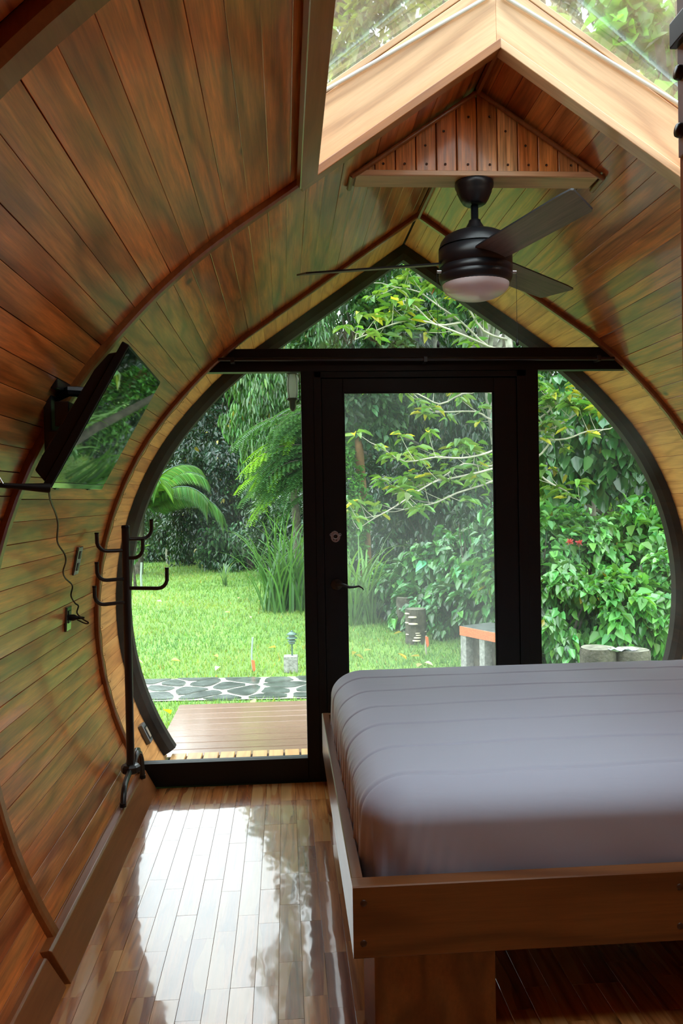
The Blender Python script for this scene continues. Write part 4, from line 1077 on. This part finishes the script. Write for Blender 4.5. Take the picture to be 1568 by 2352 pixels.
# concrete bench with the orange edge
be = thing('garden_bench', 'concrete garden bench with a dark slab and orange painted edge', 'bench', (1.69, 8.01, GZ0))
ax_, ay_ = Vector((.455, -.89, 0)), Vector((.89, .455, 0))
def bbox(u0, u1, v0, v1, z0, z1, name, mat, bevel=.004):
    pts = [ax_*u0+ay_*v0, ax_*u1+ay_*v0, ax_*u1+ay_*v1, ax_*u0+ay_*v1]
    MB().prism([(p.x, p.y) for p in pts], 'z', z0, z1).build(name, M[mat], be, bevel=bevel)
H_ = .145-GZ0
bbox(0, .60, .012, .40, H_-.09, H_, 'slab', 'darkconcrete'); bbox(0, .60, 0, .012, H_-.09, H_-.003, 'painted_edge', 'orange', .002)
bbox(0.0, .085, .01, .38, 0, H_-.09, 'leg', 'concrete'); bbox(.28, .355, .01, .38, 0, H_-.09, 'leg', 'concrete'); bbox(.52, .60, .01, .38, 0, H_-.09, 'leg', 'concrete')
bbox(.085, .28, .10, .13, 0, H_-.09, 'infill_board', 'bark'); bbox(.355, .52, .10, .13, 0, H_-.09, 'infill_board', 'bark')

# fallen leaves on the lawn
fl_me = leaves_mesh('fallen_leaf', np.array([[0, -.05, .01]]), np.array([[0., 1, .05]]), np.array([[.1, 0, 1.]]), np.array([.11]), .55, np.array([[.50, .42, .20]]), M['leaf'])
fl_me2 = leaves_mesh('fallen_leaf', np.array([[0, -.05, .01]]), np.array([[0., 1, .1]]), np.array([[-.2, 0, 1.]]), np.array([.10]), .6, np.array([[.55, .55, .42]]), M['leaf'])
fl_me3 = leaves_mesh('fallen_leaf', np.array([[0, -.05, .01]]), np.array([[0., 1, .1]]), np.array([[-.2, 0, 1.]]), np.array([.12]), .5, np.array([[.60, .42, .03]]), M['leaf'])
spots = []
for k_ in range(46):
    Y = random.uniform(6.2, 15) if k_ > 6 else random.uniform(8.3, 9.2); X = random.uniform(-.30*Y, .06*Y) if k_ % 3 else random.uniform(.08*Y, .19*Y)
    yp = pedge(X)
    if yp-.05 < Y < yp+.95 or (Y < 6.05 and X > dxl): continue
    spots.append((X, Y))
for k_, (X, Y) in enumerate(spots):
    o = link('fallen_leaf', [fl_me, fl_me2, fl_me][k_ % 3]); o.location = (X, Y, GZ0+.045); o.rotation_euler = (random.uniform(-.4, .4), random.uniform(-.4, .4), random.uniform(0, 6.3))
    tag(o, 'small withered pale leaf fallen on the lawn', 'leaf', 'fallen leaves on the lawn')
for lab, q in (('bright yellow leaf on the grass just beyond the bed', P(925, 1522, 8.75)), ('yellow leaf lying in the grass left of the deck', P(385, 1627, 6.75))):
    o = link('fallen_leaf', fl_me3); o.location = (q[0], q[1], GZ0+.06); o.rotation_euler = (.7, .2, random.uniform(0, 3)); tag(o, lab, 'leaf')

# ================================================================== planting
DG, MG, LG, YG = (.022,.060,.026), (.050,.150,.035), (.11,.27,.05), (.20,.33,.05)
hill = MB(); hp = []
for i in range(25):
    x = -45 + i*4
    hp.append((x, 36 + 2*math.sin(i*1.3), GZ0-.3)); hp.append((x, 48, 7.5 + 1.2*math.sin(i*.9)))
hill.add(hp, [(2*i, 2*i+2, 2*i+3, 2*i+1) for i in range(24)], True)
ho = hill.build('ground', plain('forest_slope', (.018,.045,.02), .9, var=.5, vscale=.6), recalc=False); ho['kind'] = 'structure'

# far wall of forest
FOREST = [(-11.5,31,4.2,3.6,4.4,DG), (-8.6,32,4.9,3.3,4.8,(.035,.10,.035)), (-5.4,30.5,4.4,3.0,4.4,(.06,.16,.045)), (-2.6,30,4.9,2.8,4.6,DG), (.2,27,4.6,2.6,4.6,(.035,.09,.04)),
          (3.0,25,5.5,3.0,5.5,(.03,.085,.035)), (6.2,25,6.2,3.2,6.0,DG), (9.8,24,6.4,3.4,6.4,(.045,.13,.04)), (13.5,24,6.0,3.6,6.4,(.03,.08,.03)), (17.5,25,6.0,4.0,6.4,DG)]
FL = ['leftmost of the tall dark trees closing the far side of the lawn', 'dark broad tree at the far left of the forest edge', 'lighter green tree behind the palm', 'dark tree rising behind the glossy shrub tree',
      'far tree seen above the tall grass clump', 'far tree behind the door glass', 'dark far tree behind the pale branches', 'bright far tree behind the right-hand pane', 'far tree behind the broad-leaved tree', 'rightmost far tree beyond the hedge']
for (x, y, z, rx, rz, c), lb in zip(FOREST, FL):
    tree('forest_tree', lb, 'tree', (x, y, GZ0), z, (x, y, z-1), (rx, 2.2, rz), 6500, .26, .5, c, 'wetleaf' if c is DG else 'leaf', 'forest trees beyond the lawn', .22, clumps=70, clump_r=.2, shell=.35, hang=.6)
# understory along the edge of the lawn
US = [(-9.4,28.5,1.7,1.3,(.05,.13,.04)), (-7.2,27.5,1.8,1.4,(.04,.11,.04)), (-5.2,27,1.6,1.2,(.07,.17,.05)), (-3.6,25,1.5,1.25,(.03,.085,.035)), (-2.2,23.3,1.4,1.3,(.03,.08,.03)), (-.9,21,1.3,1.3,(.04,.11,.04)), (.3,19,1.2,1.4,(.035,.09,.035)), (1.5,17,1.2,1.5,(.03,.08,.035)), (2.8,15.8,1.3,1.6,(.03,.08,.035)), (4.4,15,1.4,1.7,(.04,.11,.04))]
UL = ['dim green shrub at the far left of the lawn edge', 'dark shrub under the palm fronds', 'lighter shrub right of the palm', 'dark shrub at the foot of the glossy tree', 'dark shrub right of the glossy tree trunk', 'shrub behind the tall grass clump',
      'dark shrub left of the door seen past the mullion', 'dark undergrowth behind the stumps', 'dark undergrowth behind the middle hedge', 'undergrowth behind the right-hand hedge']
for (x, y, rx, rz, c), lb in zip(US, UL):
    t = thing('understory_shrub', lb, 'shrub', (x, y, GZ0), 'undergrowth at the lawn edge')
    branchset(t, (0, 0, 0), [(random.uniform(-.7, .7), random.uniform(-.4, .4), rz*1.1) for _ in range(5)], .03)
    foliage(t, (0, 0, rz*.85), (rx, .8, rz), 3200, .13, .5, c, 'wetleaf', clumps=34, clump_r=.28, shell=.4, hang=.7)

# the glossy dark tree on the left
tree('glossy_leaved_tree', 'big dark tree with small glossy leaves left of centre at the lawn edge', 'tree', (-2.1, 22.2, GZ0), 5, (-1.75, 22, 2.75), (1.45, 1.3, 3.0), 15000, .12, .55, (.018,.055,.028), 'wetleaf', None, .12, clumps=90, clump_r=.2, shell=.35, hang=.6, yellow=.008)
# willowy tree with hanging leaves
tree('drooping_tree', 'tree with hanging narrow light green leaves beside the lantern', 'tree', (.25, 15.5, GZ0), 5, (.05, 14.8, 3.35), (1.25, 1.1, 1.75), 12000, .15, .22, (.075,.19,.05), 'wetleaf', None, .10, clumps=70, clump_r=.2, shell=.3, hang=2.2, yellow=.012)
foliage(bpy.data.objects['drooping_tree'], (.15, -.6, 7.4), (1.0, .9, 2.6), 5200, .15, .22, (.06,.16,.05), 'wetleaf', clumps=50, clump_r=.2, shell=.3, hang=2.0, name='upper_foliage')

# palm
pm_ = thing('palm', 'pale green palm with arching feathered fronds at the far left', 'palm', (-3.62, 20.6, GZ0))
trunk(pm_, [(0, 0, -.1), (.05, 0, .7), (.1, 0, 1.5)], .12, .09, 'bark')
C, D, Nn = [], [], []; rmb = MB()
for k_ in range(15):
    a = k_*2.4; el = math.radians(random.uniform(25, 80)); L_ = random.uniform(1.9, 2.6); hd = Vector((math.cos(a), math.sin(a)*.8, 0))
    pts = []
    for t in np.linspace(0, 1, 22):
        e_ = el - t*t*1.6; 
        p = (pts[-1] + (hd*math.cos(e_) + Vector((0, 0, math.sin(e_))))*L_/21) if pts else Vector((.1, 0, 1.55))
        pts.append(p)
    rmb.tube(pts, list(np.linspace(.018, .004, 22)), n=4, caps=False)
    for i in range(3, 22):
        tg_ = (pts[i]-pts[i-1]).normalized(); sd_ = tg_.cross(Vector((0, 0, 1))).normalized()
        for q in range(3):
            pp_ = pts[i-1].lerp(pts[i], q/3)
            for s_ in (-1, 1): C.append(pp_); D.append(sd_*s_ + tg_*.7 + Vector((0, 0, -.25))); Nn.append(Vector((0, 0, 1)) + sd_*s_*.3)
rmb.build('frond_ribs', M['lampgreen'], pm_)
n = len(C); o = link('fronds', leaves_mesh('fronds', np.array(C), np.array(D), np.array(Nn), np.full(n, .52), .055, tints(n, (.12,.30,.06), .2), M['leaf'], droop=.5), pm_); o['kind'] = 'stuff'

def ribbon_clump(name, label, x, y, n, hgt, base, wd=.022, z0=GZ0, spread=.35, up=True, group=None):
    t = thing(name, label, 'grass', (x, y, z0), group); V, Fq, Tn = [], [], []
    for k_ in range(n):
        a = random.uniform(0, 6.28); b = Vector((random.gauss(0, spread*.4), random.gauss(0, spread*.3), 0)); h = hgt*random.uniform(.55, 1.05); hd = Vector((math.cos(a), math.sin(a), 0))
        sd_ = Vector((-hd.y, hd.x, 0)); el = math.radians(random.uniform(68, 88)); bend = random.uniform(.9, 2.4); p = b.copy(); o_ = len(V); c = np.array(base)*random.uniform(.6, 1.4); w0 = wd*random.uniform(.7, 1.2)
        for i in range(9):
            t_ = i/8; ww = w0*(1-t_**2.2)*.5 + .0015; V += [p - sd_*ww, p + sd_*ww]; Tn += [c, c]
            e_ = el - bend*t_*t_; p = p + (hd*math.cos(e_) + Vector((0, 0, math.sin(e_))))*h/7.0
        Fq += [(o_+2*i, o_+2*i+1, o_+2*i+3, o_+2*i+2) for i in range(8)]
    o = link('blades', np_mesh('blades', np.array([tuple(v) for v in V]), np.array(Fq), M['leaf'], np.array(Tn)), t); o['kind'] = 'stuff'; return t
ribbon_clump('tall_grass_clump', 'tall arching grass clump at the right of the lawn beside the mullion', -.02, 13.2, 130, 1.75, (.09,.22,.065), .036, spread=.55)
ribbon_clump('tall_grass_clump', 'arching long-bladed grass clump left of the stumps, behind the door handle', 1.02, 11.6, 60, 1.45, (.14,.30,.07), .036, spread=.35)
ribbon_clump('spiky_plant', 'small spiky plant standing alone on the far lawn', -1.25, 17.2, 16, .62, (.15,.26,.13), .03, spread=.1)
sp = thing('sapling', 'small bushy sapling on the far lawn behind the coat stand', 'sapling', (-3.1, 17.3, GZ0))
trunk(sp, [(0, 0, 0), (-.02, 0, .3), (-.05, 0, .7)], .035, .015, 'bark'); foliage(sp, (-.1, 0, .8), (.38, .3, .34), 500, .12, .5, (.08,.19,.06), 'leaf', clumps=10)

# feathery tree: long fern-like twigs reaching left
ft = thing('feathery_tree', 'tree with fine fern-like leaves and lime green new tips reaching over the lawn', 'tree', (.62, 11.3, GZ0))
trunk(ft, [(0, 0, -.05), (.02, 0, 1.0), (-.05, 0, 2.2), (-.1, 0, 3.0)], .07, .03, 'bark')
C, D, Nn, T_ = [], [], [], []; tw = MB()
for k_ in range(46):
    a = random.uniform(2.4, 3.9); L_ = random.uniform(.5, 1.3); z = random.uniform(1.9, 3.1); hd = Vector((math.cos(a), math.sin(a)*.6, 0)); e0 = random.uniform(-.1, .35)
    p = Vector((-.05, 0, z)); pts = [p]
    for i in range(12): e_ = e0 - (i/12)**1.3*1.1; p = p + (hd*math.cos(e_)+Vector((0, 0, math.sin(e_))))*L_/12; pts.append(p)
    tw.tube(pts, list(np.linspace(.010, .003, 13)), n=4, caps=False)
    lime = k_ % 4 == 0
    for i in range(2, 13):
        tg_ = (pts[i]-pts[i-1]).normalized(); sd_ = tg_.cross(Vector((0, 0, 1))).normalized()
        for s_ in (-1, 1):
            pin = [pts[i] + (sd_*s_ + tg_*.6 - Vector((0, 0, .35)))*(.20*j/7) for j in range(1, 8)]
            pd = (sd_*s_ + tg_*.6).normalized(); ps = pd.cross(Vector((0, 0, 1))).normalized()
            for j, pp_ in enumerate(pin):
                for s2 in (-1, 1): C.append(pp_); D.append(ps*s2 + pd*.5); Nn.append(Vector((0, 0, 1))); T_.append((.20,.42,.04) if lime and i > 8 else (.055,.15,.065))
tw.build('twigs', M['bark'], ft)
n = len(C); T_ = np.array(T_)*np.exp(RNG.normal(0, .2, (n, 1)))
o = link('foliage', leaves_mesh('foliage', np.array(C), np.array(D), np.array(Nn), np.full(n, .055), .30, np.clip(T_, 0, .9), M['leaf']), ft); o['kind'] = 'stuff'

# slender brown trunk with climbing leaves seen at the left of the door glass
bt = thing('brown_trunked_tree', 'slim rusty brown trunk with small bright leaves climbing it left in the door glass', 'tree', (1.36, 13.8, GZ0))
trunk(bt, [(0, 0, -.05), (-.02, 0, 1.2), (-.08, 0, 2.2), (-.10, 0, 2.8)], .10, .07, 'brownbark')
foliage(bt, (-.32, -.1, 1.2), (.36, .3, 1.45), 2600, .085, .5, (.08,.24,.04), 'leaf', clumps=30, hang=.4, zmin=0)
foliage(bt, (-.1, .2, 3.9), (1.0, .8, 1.5), 5200, .14, .5, (.04,.11,.035), 'leaf', clumps=30, hang=.4, name='crown_foliage')

# hedges of broad-leaved shrubs
def shrub(name, label, x, y, rx, ry, top, n, size, col, mat='wetleaf', group=None, **kw):
    hh_ = top - GZ0; t = thing(name, label, 'shrub', (x, y, GZ0), group)
    branchset(t, (0, 0, 0), [(random.uniform(-rx, rx)*.7, random.uniform(-ry, ry)*.6, hh_*random.uniform(.6, .9)) for _ in range(8)], .022)
    foliage(t, (0, 0, hh_*.50), (rx, ry, hh_*.52), n, size, .58, col, mat, clumps=kw.pop('clumps', 46), clump_r=.22, shell=.55, hang=.9, zmin=.03, **kw); return t
HG = (.075,.225,.065)
MH = [(1.15,12.6,.55,.12,'low shrub at the left end of the middle hedge'), (1.55,12.2,.55,.42,'rounded shrub behind the two stumps'), (1.95,11.6,.6,.60,'middle hedge shrub right of the stumps'), (2.25,11.0,.6,.95,'taller hedge shrub left of the door edge'), (2.55,10.4,.62,1.32,'tallest shrub of the middle hedge beside the door edge'), (1.95,10.9,.5,.22,'low hedge shrub in front, right of the stumps'), (2.3,10.2,.52,.40,'low hedge shrub behind the orange bench'), (2.65,9.7,.55,.75,'hedge shrub behind the mullion')]
for i, (x, y, r_, top, lb) in enumerate(MH):
    shrub('hedge_shrub', lb, x, y, r_, .5, top, 2600, .135, tuple(np.array(HG)*random.uniform(.85, 1.2)), group='broad-leaved hedge shrubs')
RH = [(2.75,8.8,.62,1.28,'hedge shrub with red flowers beside the right mullion'), (3.3,8.9,.62,1.30,'hedge shrub in the middle of the right-hand pane'), (3.85,8.8,.66,1.30,'hedge shrub right of centre in the right-hand pane'), (4.4,8.7,.66,1.45,'hedge shrub against the right arch'), (5.0,8.8,.66,1.4,'hedge shrub hidden behind the right arch'),
      (2.75,8.1,.48,.75,'lower hedge shrub in front of the red flowers'), (3.25,7.95,.48,.72,'lower hedge shrub behind the log seats'), (3.75,8.0,.5,.80,'lower hedge shrub right of the log seats'), (4.25,8.0,.5,.85,'lower hedge shrub at the right arch')]
for i, (x, y, r_, top, lb) in enumerate(RH):
    shrub('hedge_shrub', lb, x, y, r_, .48, top, 3000, .105, tuple(np.array((.095,.28,.06))*random.uniform(.8, 1.25)), 'wetleaf' if i % 2 else 'leaf', 'broad-leaved hedge shrubs', yellow=.012)
for k_, (px, py) in enumerate(((1308, 1245), (1330, 1247))):
    q = P(px, py, 8.15); n = 46
    f_ = thing('flower_head', ['left red flower head on the hedge', 'right red flower head on the hedge'][k_], 'flower', tuple(q))
    me = leaves_mesh('petals', rand_dirs(n)*.012, rand_dirs(n)*np.array([1, 1, .8])+np.array([0, -.2, .3]), rand_dirs(n), np.full(n, .038), .28, tints(n, (.55,.09,.10), .2), M['leaf'])
    o = link('petals', me, f_); o['kind'] = 'stuff'; MB().tube([(0, 0, 0), (.02, .05, -.12), (.03, .12, -.3)], .003, n=5).build('stalk', M['lampgreen'], f_)

# broad-leaved tree at upper right, leaning pale trunk, banana plant
tree('broad_leaved_tree', 'tree with large heart-shaped dark leaves behind the right pane', 'tree', (4.6, 10.0, GZ0), 4, (3.75, 9.6, 2.45), (1.25, .8, 1.05), 4200, .155, .78, (.05,.165,.045), 'wetleaf', None, .07, clumps=46, clump_r=.25, shell=.4, hang=1.3, yellow=.01)
tree('lime_lit_tree', 'bright yellow-green tree glowing behind the broad leaves on the right', 'tree', (5.6, 13.5, GZ0), 4, (5.1, 13.2, 1.9), (1.8, .8, 1.6), 4200, .13, .5, (.15,.32,.03), 'leaf', None, .08, clumps=50, shell=.3)
lt_ = thing('leaning_tree', 'pale mossy trunk leaning to the right behind the hedge', 'tree', (3.35, 11.2, GZ0))
trunk(lt_, [tuple(Vector(P(1270, 1230, 11.2)) - Vector((3.35, 11.2, GZ0)) + Vector((0, 0, -1.5))), tuple(Vector(P(1285, 1180, 11.2)) - Vector((3.35, 11.2, GZ0))), tuple(Vector(P(1320, 1085, 11.3)) - Vector((3.35, 11.2, GZ0))), tuple(Vector(P(1345, 960, 11.4)) - Vector((3.35, 11.2, GZ0)))], .13, .08, 'greybark')
foliage(lt_, (1.1, .3, 3.3), (1.3, .8, 1.0), 2600, .15, .5, (.045,.14,.04), 'leaf', clumps=30)
bn_ = thing('banana_plant', 'banana plant with broad upright leaves beside the right arch', 'banana plant', (4.5, 9.9, GZ0))
V, Fq, Tn = [], [], []
for bx0, by0, hd, L_, wd, el in ((-.15, 0, Vector((.62, -.1, .78)), 1.9, .34, 0), (.1, .1, Vector((-.1, .1, 1)), 1.6, .32, 0), (0, .1, Vector((.9, .1, .5)), 1.5, .3, 0), (-.2, 0, Vector((-.55, 0, .85)), 1.35, .26, 0)):
    hd = hd.normalized(); sd_ = hd.cross(Vector((0, 1, .15))).normalized(); nv = sd_.cross(hd); o_ = len(V)
    for i in range(15):
        t_ = i/14; c = Vector((bx0, by0, .35)) + hd*L_*t_ - Vector((0, 0, .35))*t_**3; ww = wd*.5*math.sin(min(1, max(.02, (t_-.22)/.78))*math.pi)**.6 if t_ > .23 else .02
        for s_ in (-1, 0, 1): V.append(c + sd_*s_*ww - nv*abs(s_)*ww*-.25); Tn.append((.07,.20,.05) if s_ else (.16,.32,.10))
    for i in range(14):
        for j in range(2): Fq.append((o_+3*i+j, o_+3*i+j+1, o_+3*i+j+4, o_+3*i+j+3))
link('leaves', np_mesh('leaves', np.array([tuple(v) for v in V]), np.array(Fq), M['wetleaf'], np.array(Tn)), bn_)
trunk(bn_, [(0, 0, 0), (-.05, 0, .35), (-.08, .02, .8)], .09, .05, 'lampgreen')

# pale-branched tree: twigs carry rosettes of long leaves
pbt = thing('pale_branched_tree', 'tree with crooked whitish branches and rosettes of long leaves behind the door', 'tree', (2.35, 8.9, GZ0))
OR = Vector((2.35, 8.9, GZ0))
def W(px, py, Y): return Vector(P(px, py, Y)) - OR
trunk(pbt, [(0, 0, -.05), W(1195, 1250, 8.9), W(1188, 1050, 8.9), W(1180, 900, 8.9), W(1165, 760, 8.9), W(1130, 600, 8.9)], .055, .03, 'palebark')
BR = [[(1188,1060,8.9),(1130,1105,8.8),(1050,1132,8.6),(1000,1155,8.5),(960,1162,8.4),(930,1170,8.4)],
      [(1188,1060,8.9),(1100,1085,8.7),(1030,1100,8.5),(990,1110,8.3),(905,1165,8.2),(860,1190,8.2),(822,1215,8.2)],
      [(1186,1000,8.9),(1130,1070,8.9),(1065,1065,8.8),(1010,1100,8.6),(950,1120,8.5),(905,1135,8.5)],
      [(1185,960,8.9),(1130,965,9),(1090,945,9.1),(1000,945,9.2),(960,915,9.3),(940,895,9.3)],
      [(1183,930,8.9),(1120,900,8.8),(1060,905,8.7),(1010,928,8.6),(960,905,8.5),(900,890,8.5),(850,893,8.4)],
      [(1185,1010,8.9),(1120,1040,8.5),(1060,1052,8.3),(1000,1050,8.2),(930,1060,8.1),(880,1030,8.1)],
      [(1170,800,8.9),(1120,795,8.8),(1060,740,8.7),(1010,705,8.6),(960,670,8.6),(910,660,8.6),(875,650,8.6)],
      [(1168,780,8.9),(1110,760,8.7),(1070,700,8.6),(1030,660,8.6),(1005,630,8.6),(990,610,8.6)],
      [(1120,795,8.8),(1040,760,8.5),(960,735,8.4),(900,745,8.4),(850,765,8.4),(815,780,8.4)],
      [(1150,680,8.9),(1100,660,8.7),(1050,625,8.7),(1020,600,8.7)],
      [(1060,740,8.7),(1000,745,8.6),(950,700,8.5),(925,690,8.5)],
      [(1190,1040,8.9),(1250,1100,8.8),(1300,1128,8.7),(1330,1150,8.6)],
      [(1186,1010,8.9),(1250,1010,8.7),(1300,1008,8.5),(1350,990,8.4),(1400,985,8.3),(1412,972,8.3)],
      [(1184,960,8.9),(1240,960,8.7),(1290,915,8.6),(1330,900,8.5),(1350,880,8.5)],
      [(1184,980,8.9),(1250,990,8.7),(1310,960,8.5),(1345,935,8.5),(1375,925,8.4)],
      [(1190,1080,8.9),(1245,1040,8.8),(1275,985,8.7),(1262,930,8.6),(1255,890,8.6)]]
tw = MB(); C, D, Nn, SZ = [], [], [], []
def rosette(p, k_=7, sz=.17):
    for _ in range(k_):
        a = random.uniform(0, 6.28); C.append(p + Vector((random.gauss(0, .02), random.gauss(0, .02), random.gauss(0, .02)))); D.append(Vector((math.cos(a), math.sin(a), random.uniform(-.5, .45)))); Nn.append(Vector((random.gauss(0, .3), random.gauss(0, .3), 1))); SZ.append(sz*random.uniform(.6, 1.15))
for br in BR:
    pts = [W(*q) for q in br]; fine = []
    for i in range(len(pts)-1):
        p0, p1, p2, p3 = [pts[min(max(i+k_, 0), len(pts)-1)] for k_ in (-1, 0, 1, 2)]
        for t in (0, .33, .66): fine.append(.5*((2*p1)+(-p0+p2)*t+(2*p0-5*p1+4*p2-p3)*t*t+(-p0+3*p1-3*p2+p3)*t**3))
    fine.append(pts[-1]); tw.tube(fine, list(np.linspace(.014, .004, len(fine))), n=5, caps=False)
    for i in range(3, len(fine)):
        if random.random() < .9 or i == len(fine)-1:
            d_ = Vector((random.uniform(-1, .3), random.uniform(-.6, .6), random.uniform(-.2, 1))).normalized()*random.uniform(.10, .32); e_ = fine[i]+d_
            tw.tube([fine[i], fine[i]+d_*.5+Vector((0, 0, -.015)), e_], [.004, .003, .002], n=4, caps=False); rosette(e_, 7, .165)
tw.build('twigs', M['twig'], pbt)
n = len(C); o = link('leaves', leaves_mesh('leaves', np.array(C), np.array(D), np.array(Nn), np.array(SZ), .40, tints(n, (.13,.26,.06), .22, .09, (.52,.50,.06)), M['leaf'], droop=.3), pbt); o['kind'] = 'stuff'
fb = tag(link('dead_leaf', leaves_mesh('dead_leaf', np.array([[0,0,0.]]), np.array([[0,0,-1.]]), np.array([[0,-1.,0]]), np.array([.16]), .35, np.array([[.35,.08,.03]]), M['leaf'])), 'rust red dead leaf hanging in the branches left of the fan', 'leaf')
fb.location = P(993, 640, 8.6)

# tall trees over the skylight and behind the gable glass
tree('mottled_trunk_tree', 'tree with a pale mottled trunk behind the gable glass on the right', 'tree', (4.05, 14.6, GZ0), 8, (3.4, 14.6, 6.2), (2.2, 1.4, 2.3), 7000, .17, .5, (.05,.15,.045), 'leaf', None, .17, 'palebark', clumps=50, shell=.4)
tree('dark_canopy_tree', 'dark leafy tree filling the left of the gable glass', 'tree', (2.6, 18.5, GZ0), 8, (1.9, 18, 5.4), (1.9, 1.2, 3.0), 11000, .17, .40, (.03,.10,.035), 'wetleaf', None, .15, clumps=70, shell=.35, hang=1.2)
tree('dark_canopy_tree', 'deep green tree filling the middle of the door glass', 'tree', (3.65, 17, GZ0), 8, (3.1, 16.6, 3.8), (2.1, 1.2, 2.9), 9500, .15, .35, (.03,.09,.04), 'wetleaf', None, .15, 'palebark', clumps=70, shell=.35, hang=1.4)
tree('yellow_green_tree', 'yellow-green tree above the left slope of the skylight', 'tree', (3.30, 11.9, GZ0), 9, (1.75, 10.6, 7.05), (1.25, .9, 1.5), 3000, .15, .48, (.15,.23,.035), 'leaf', None, .09, straight=True, clumps=44, clump_r=.2, shell=.3)
tree('blue_green_tree', 'dark blue-green tree at the left corner of the skylight', 'tree', (3.55, 12.9, GZ0), 9, (.95, 12.2, 8.1), (.75, .8, 1.5), 2400, .14, .4, (.035,.11,.055), 'wetleaf', None, .09, straight=True, clumps=30, clump_r=.25, shell=.3)
ov = tree('overhanging_tree', 'bright lobed-leaved tree overhanging the right slope of the skylight', 'tree', (5.2, 8.9, GZ0), 8, (3.75, 8.0, 5.75), (1.25, .9, .95), 1700, .17, .85, (.17,.42,.06), 'leaf', None, .12, clumps=30, clump_r=.22, shell=.3, hang=.5)
tree('grey_green_tree', 'thin grey-green tree high behind the skylight ridge', 'tree', (4.8, 12.5, GZ0), 9, (3.9, 12.0, 8.6), (1.7, .9, 1.2), 1500, .17, .5, (.10,.16,.09), 'leaf', None, .10, clumps=26, clump_r=.16, shell=.3)
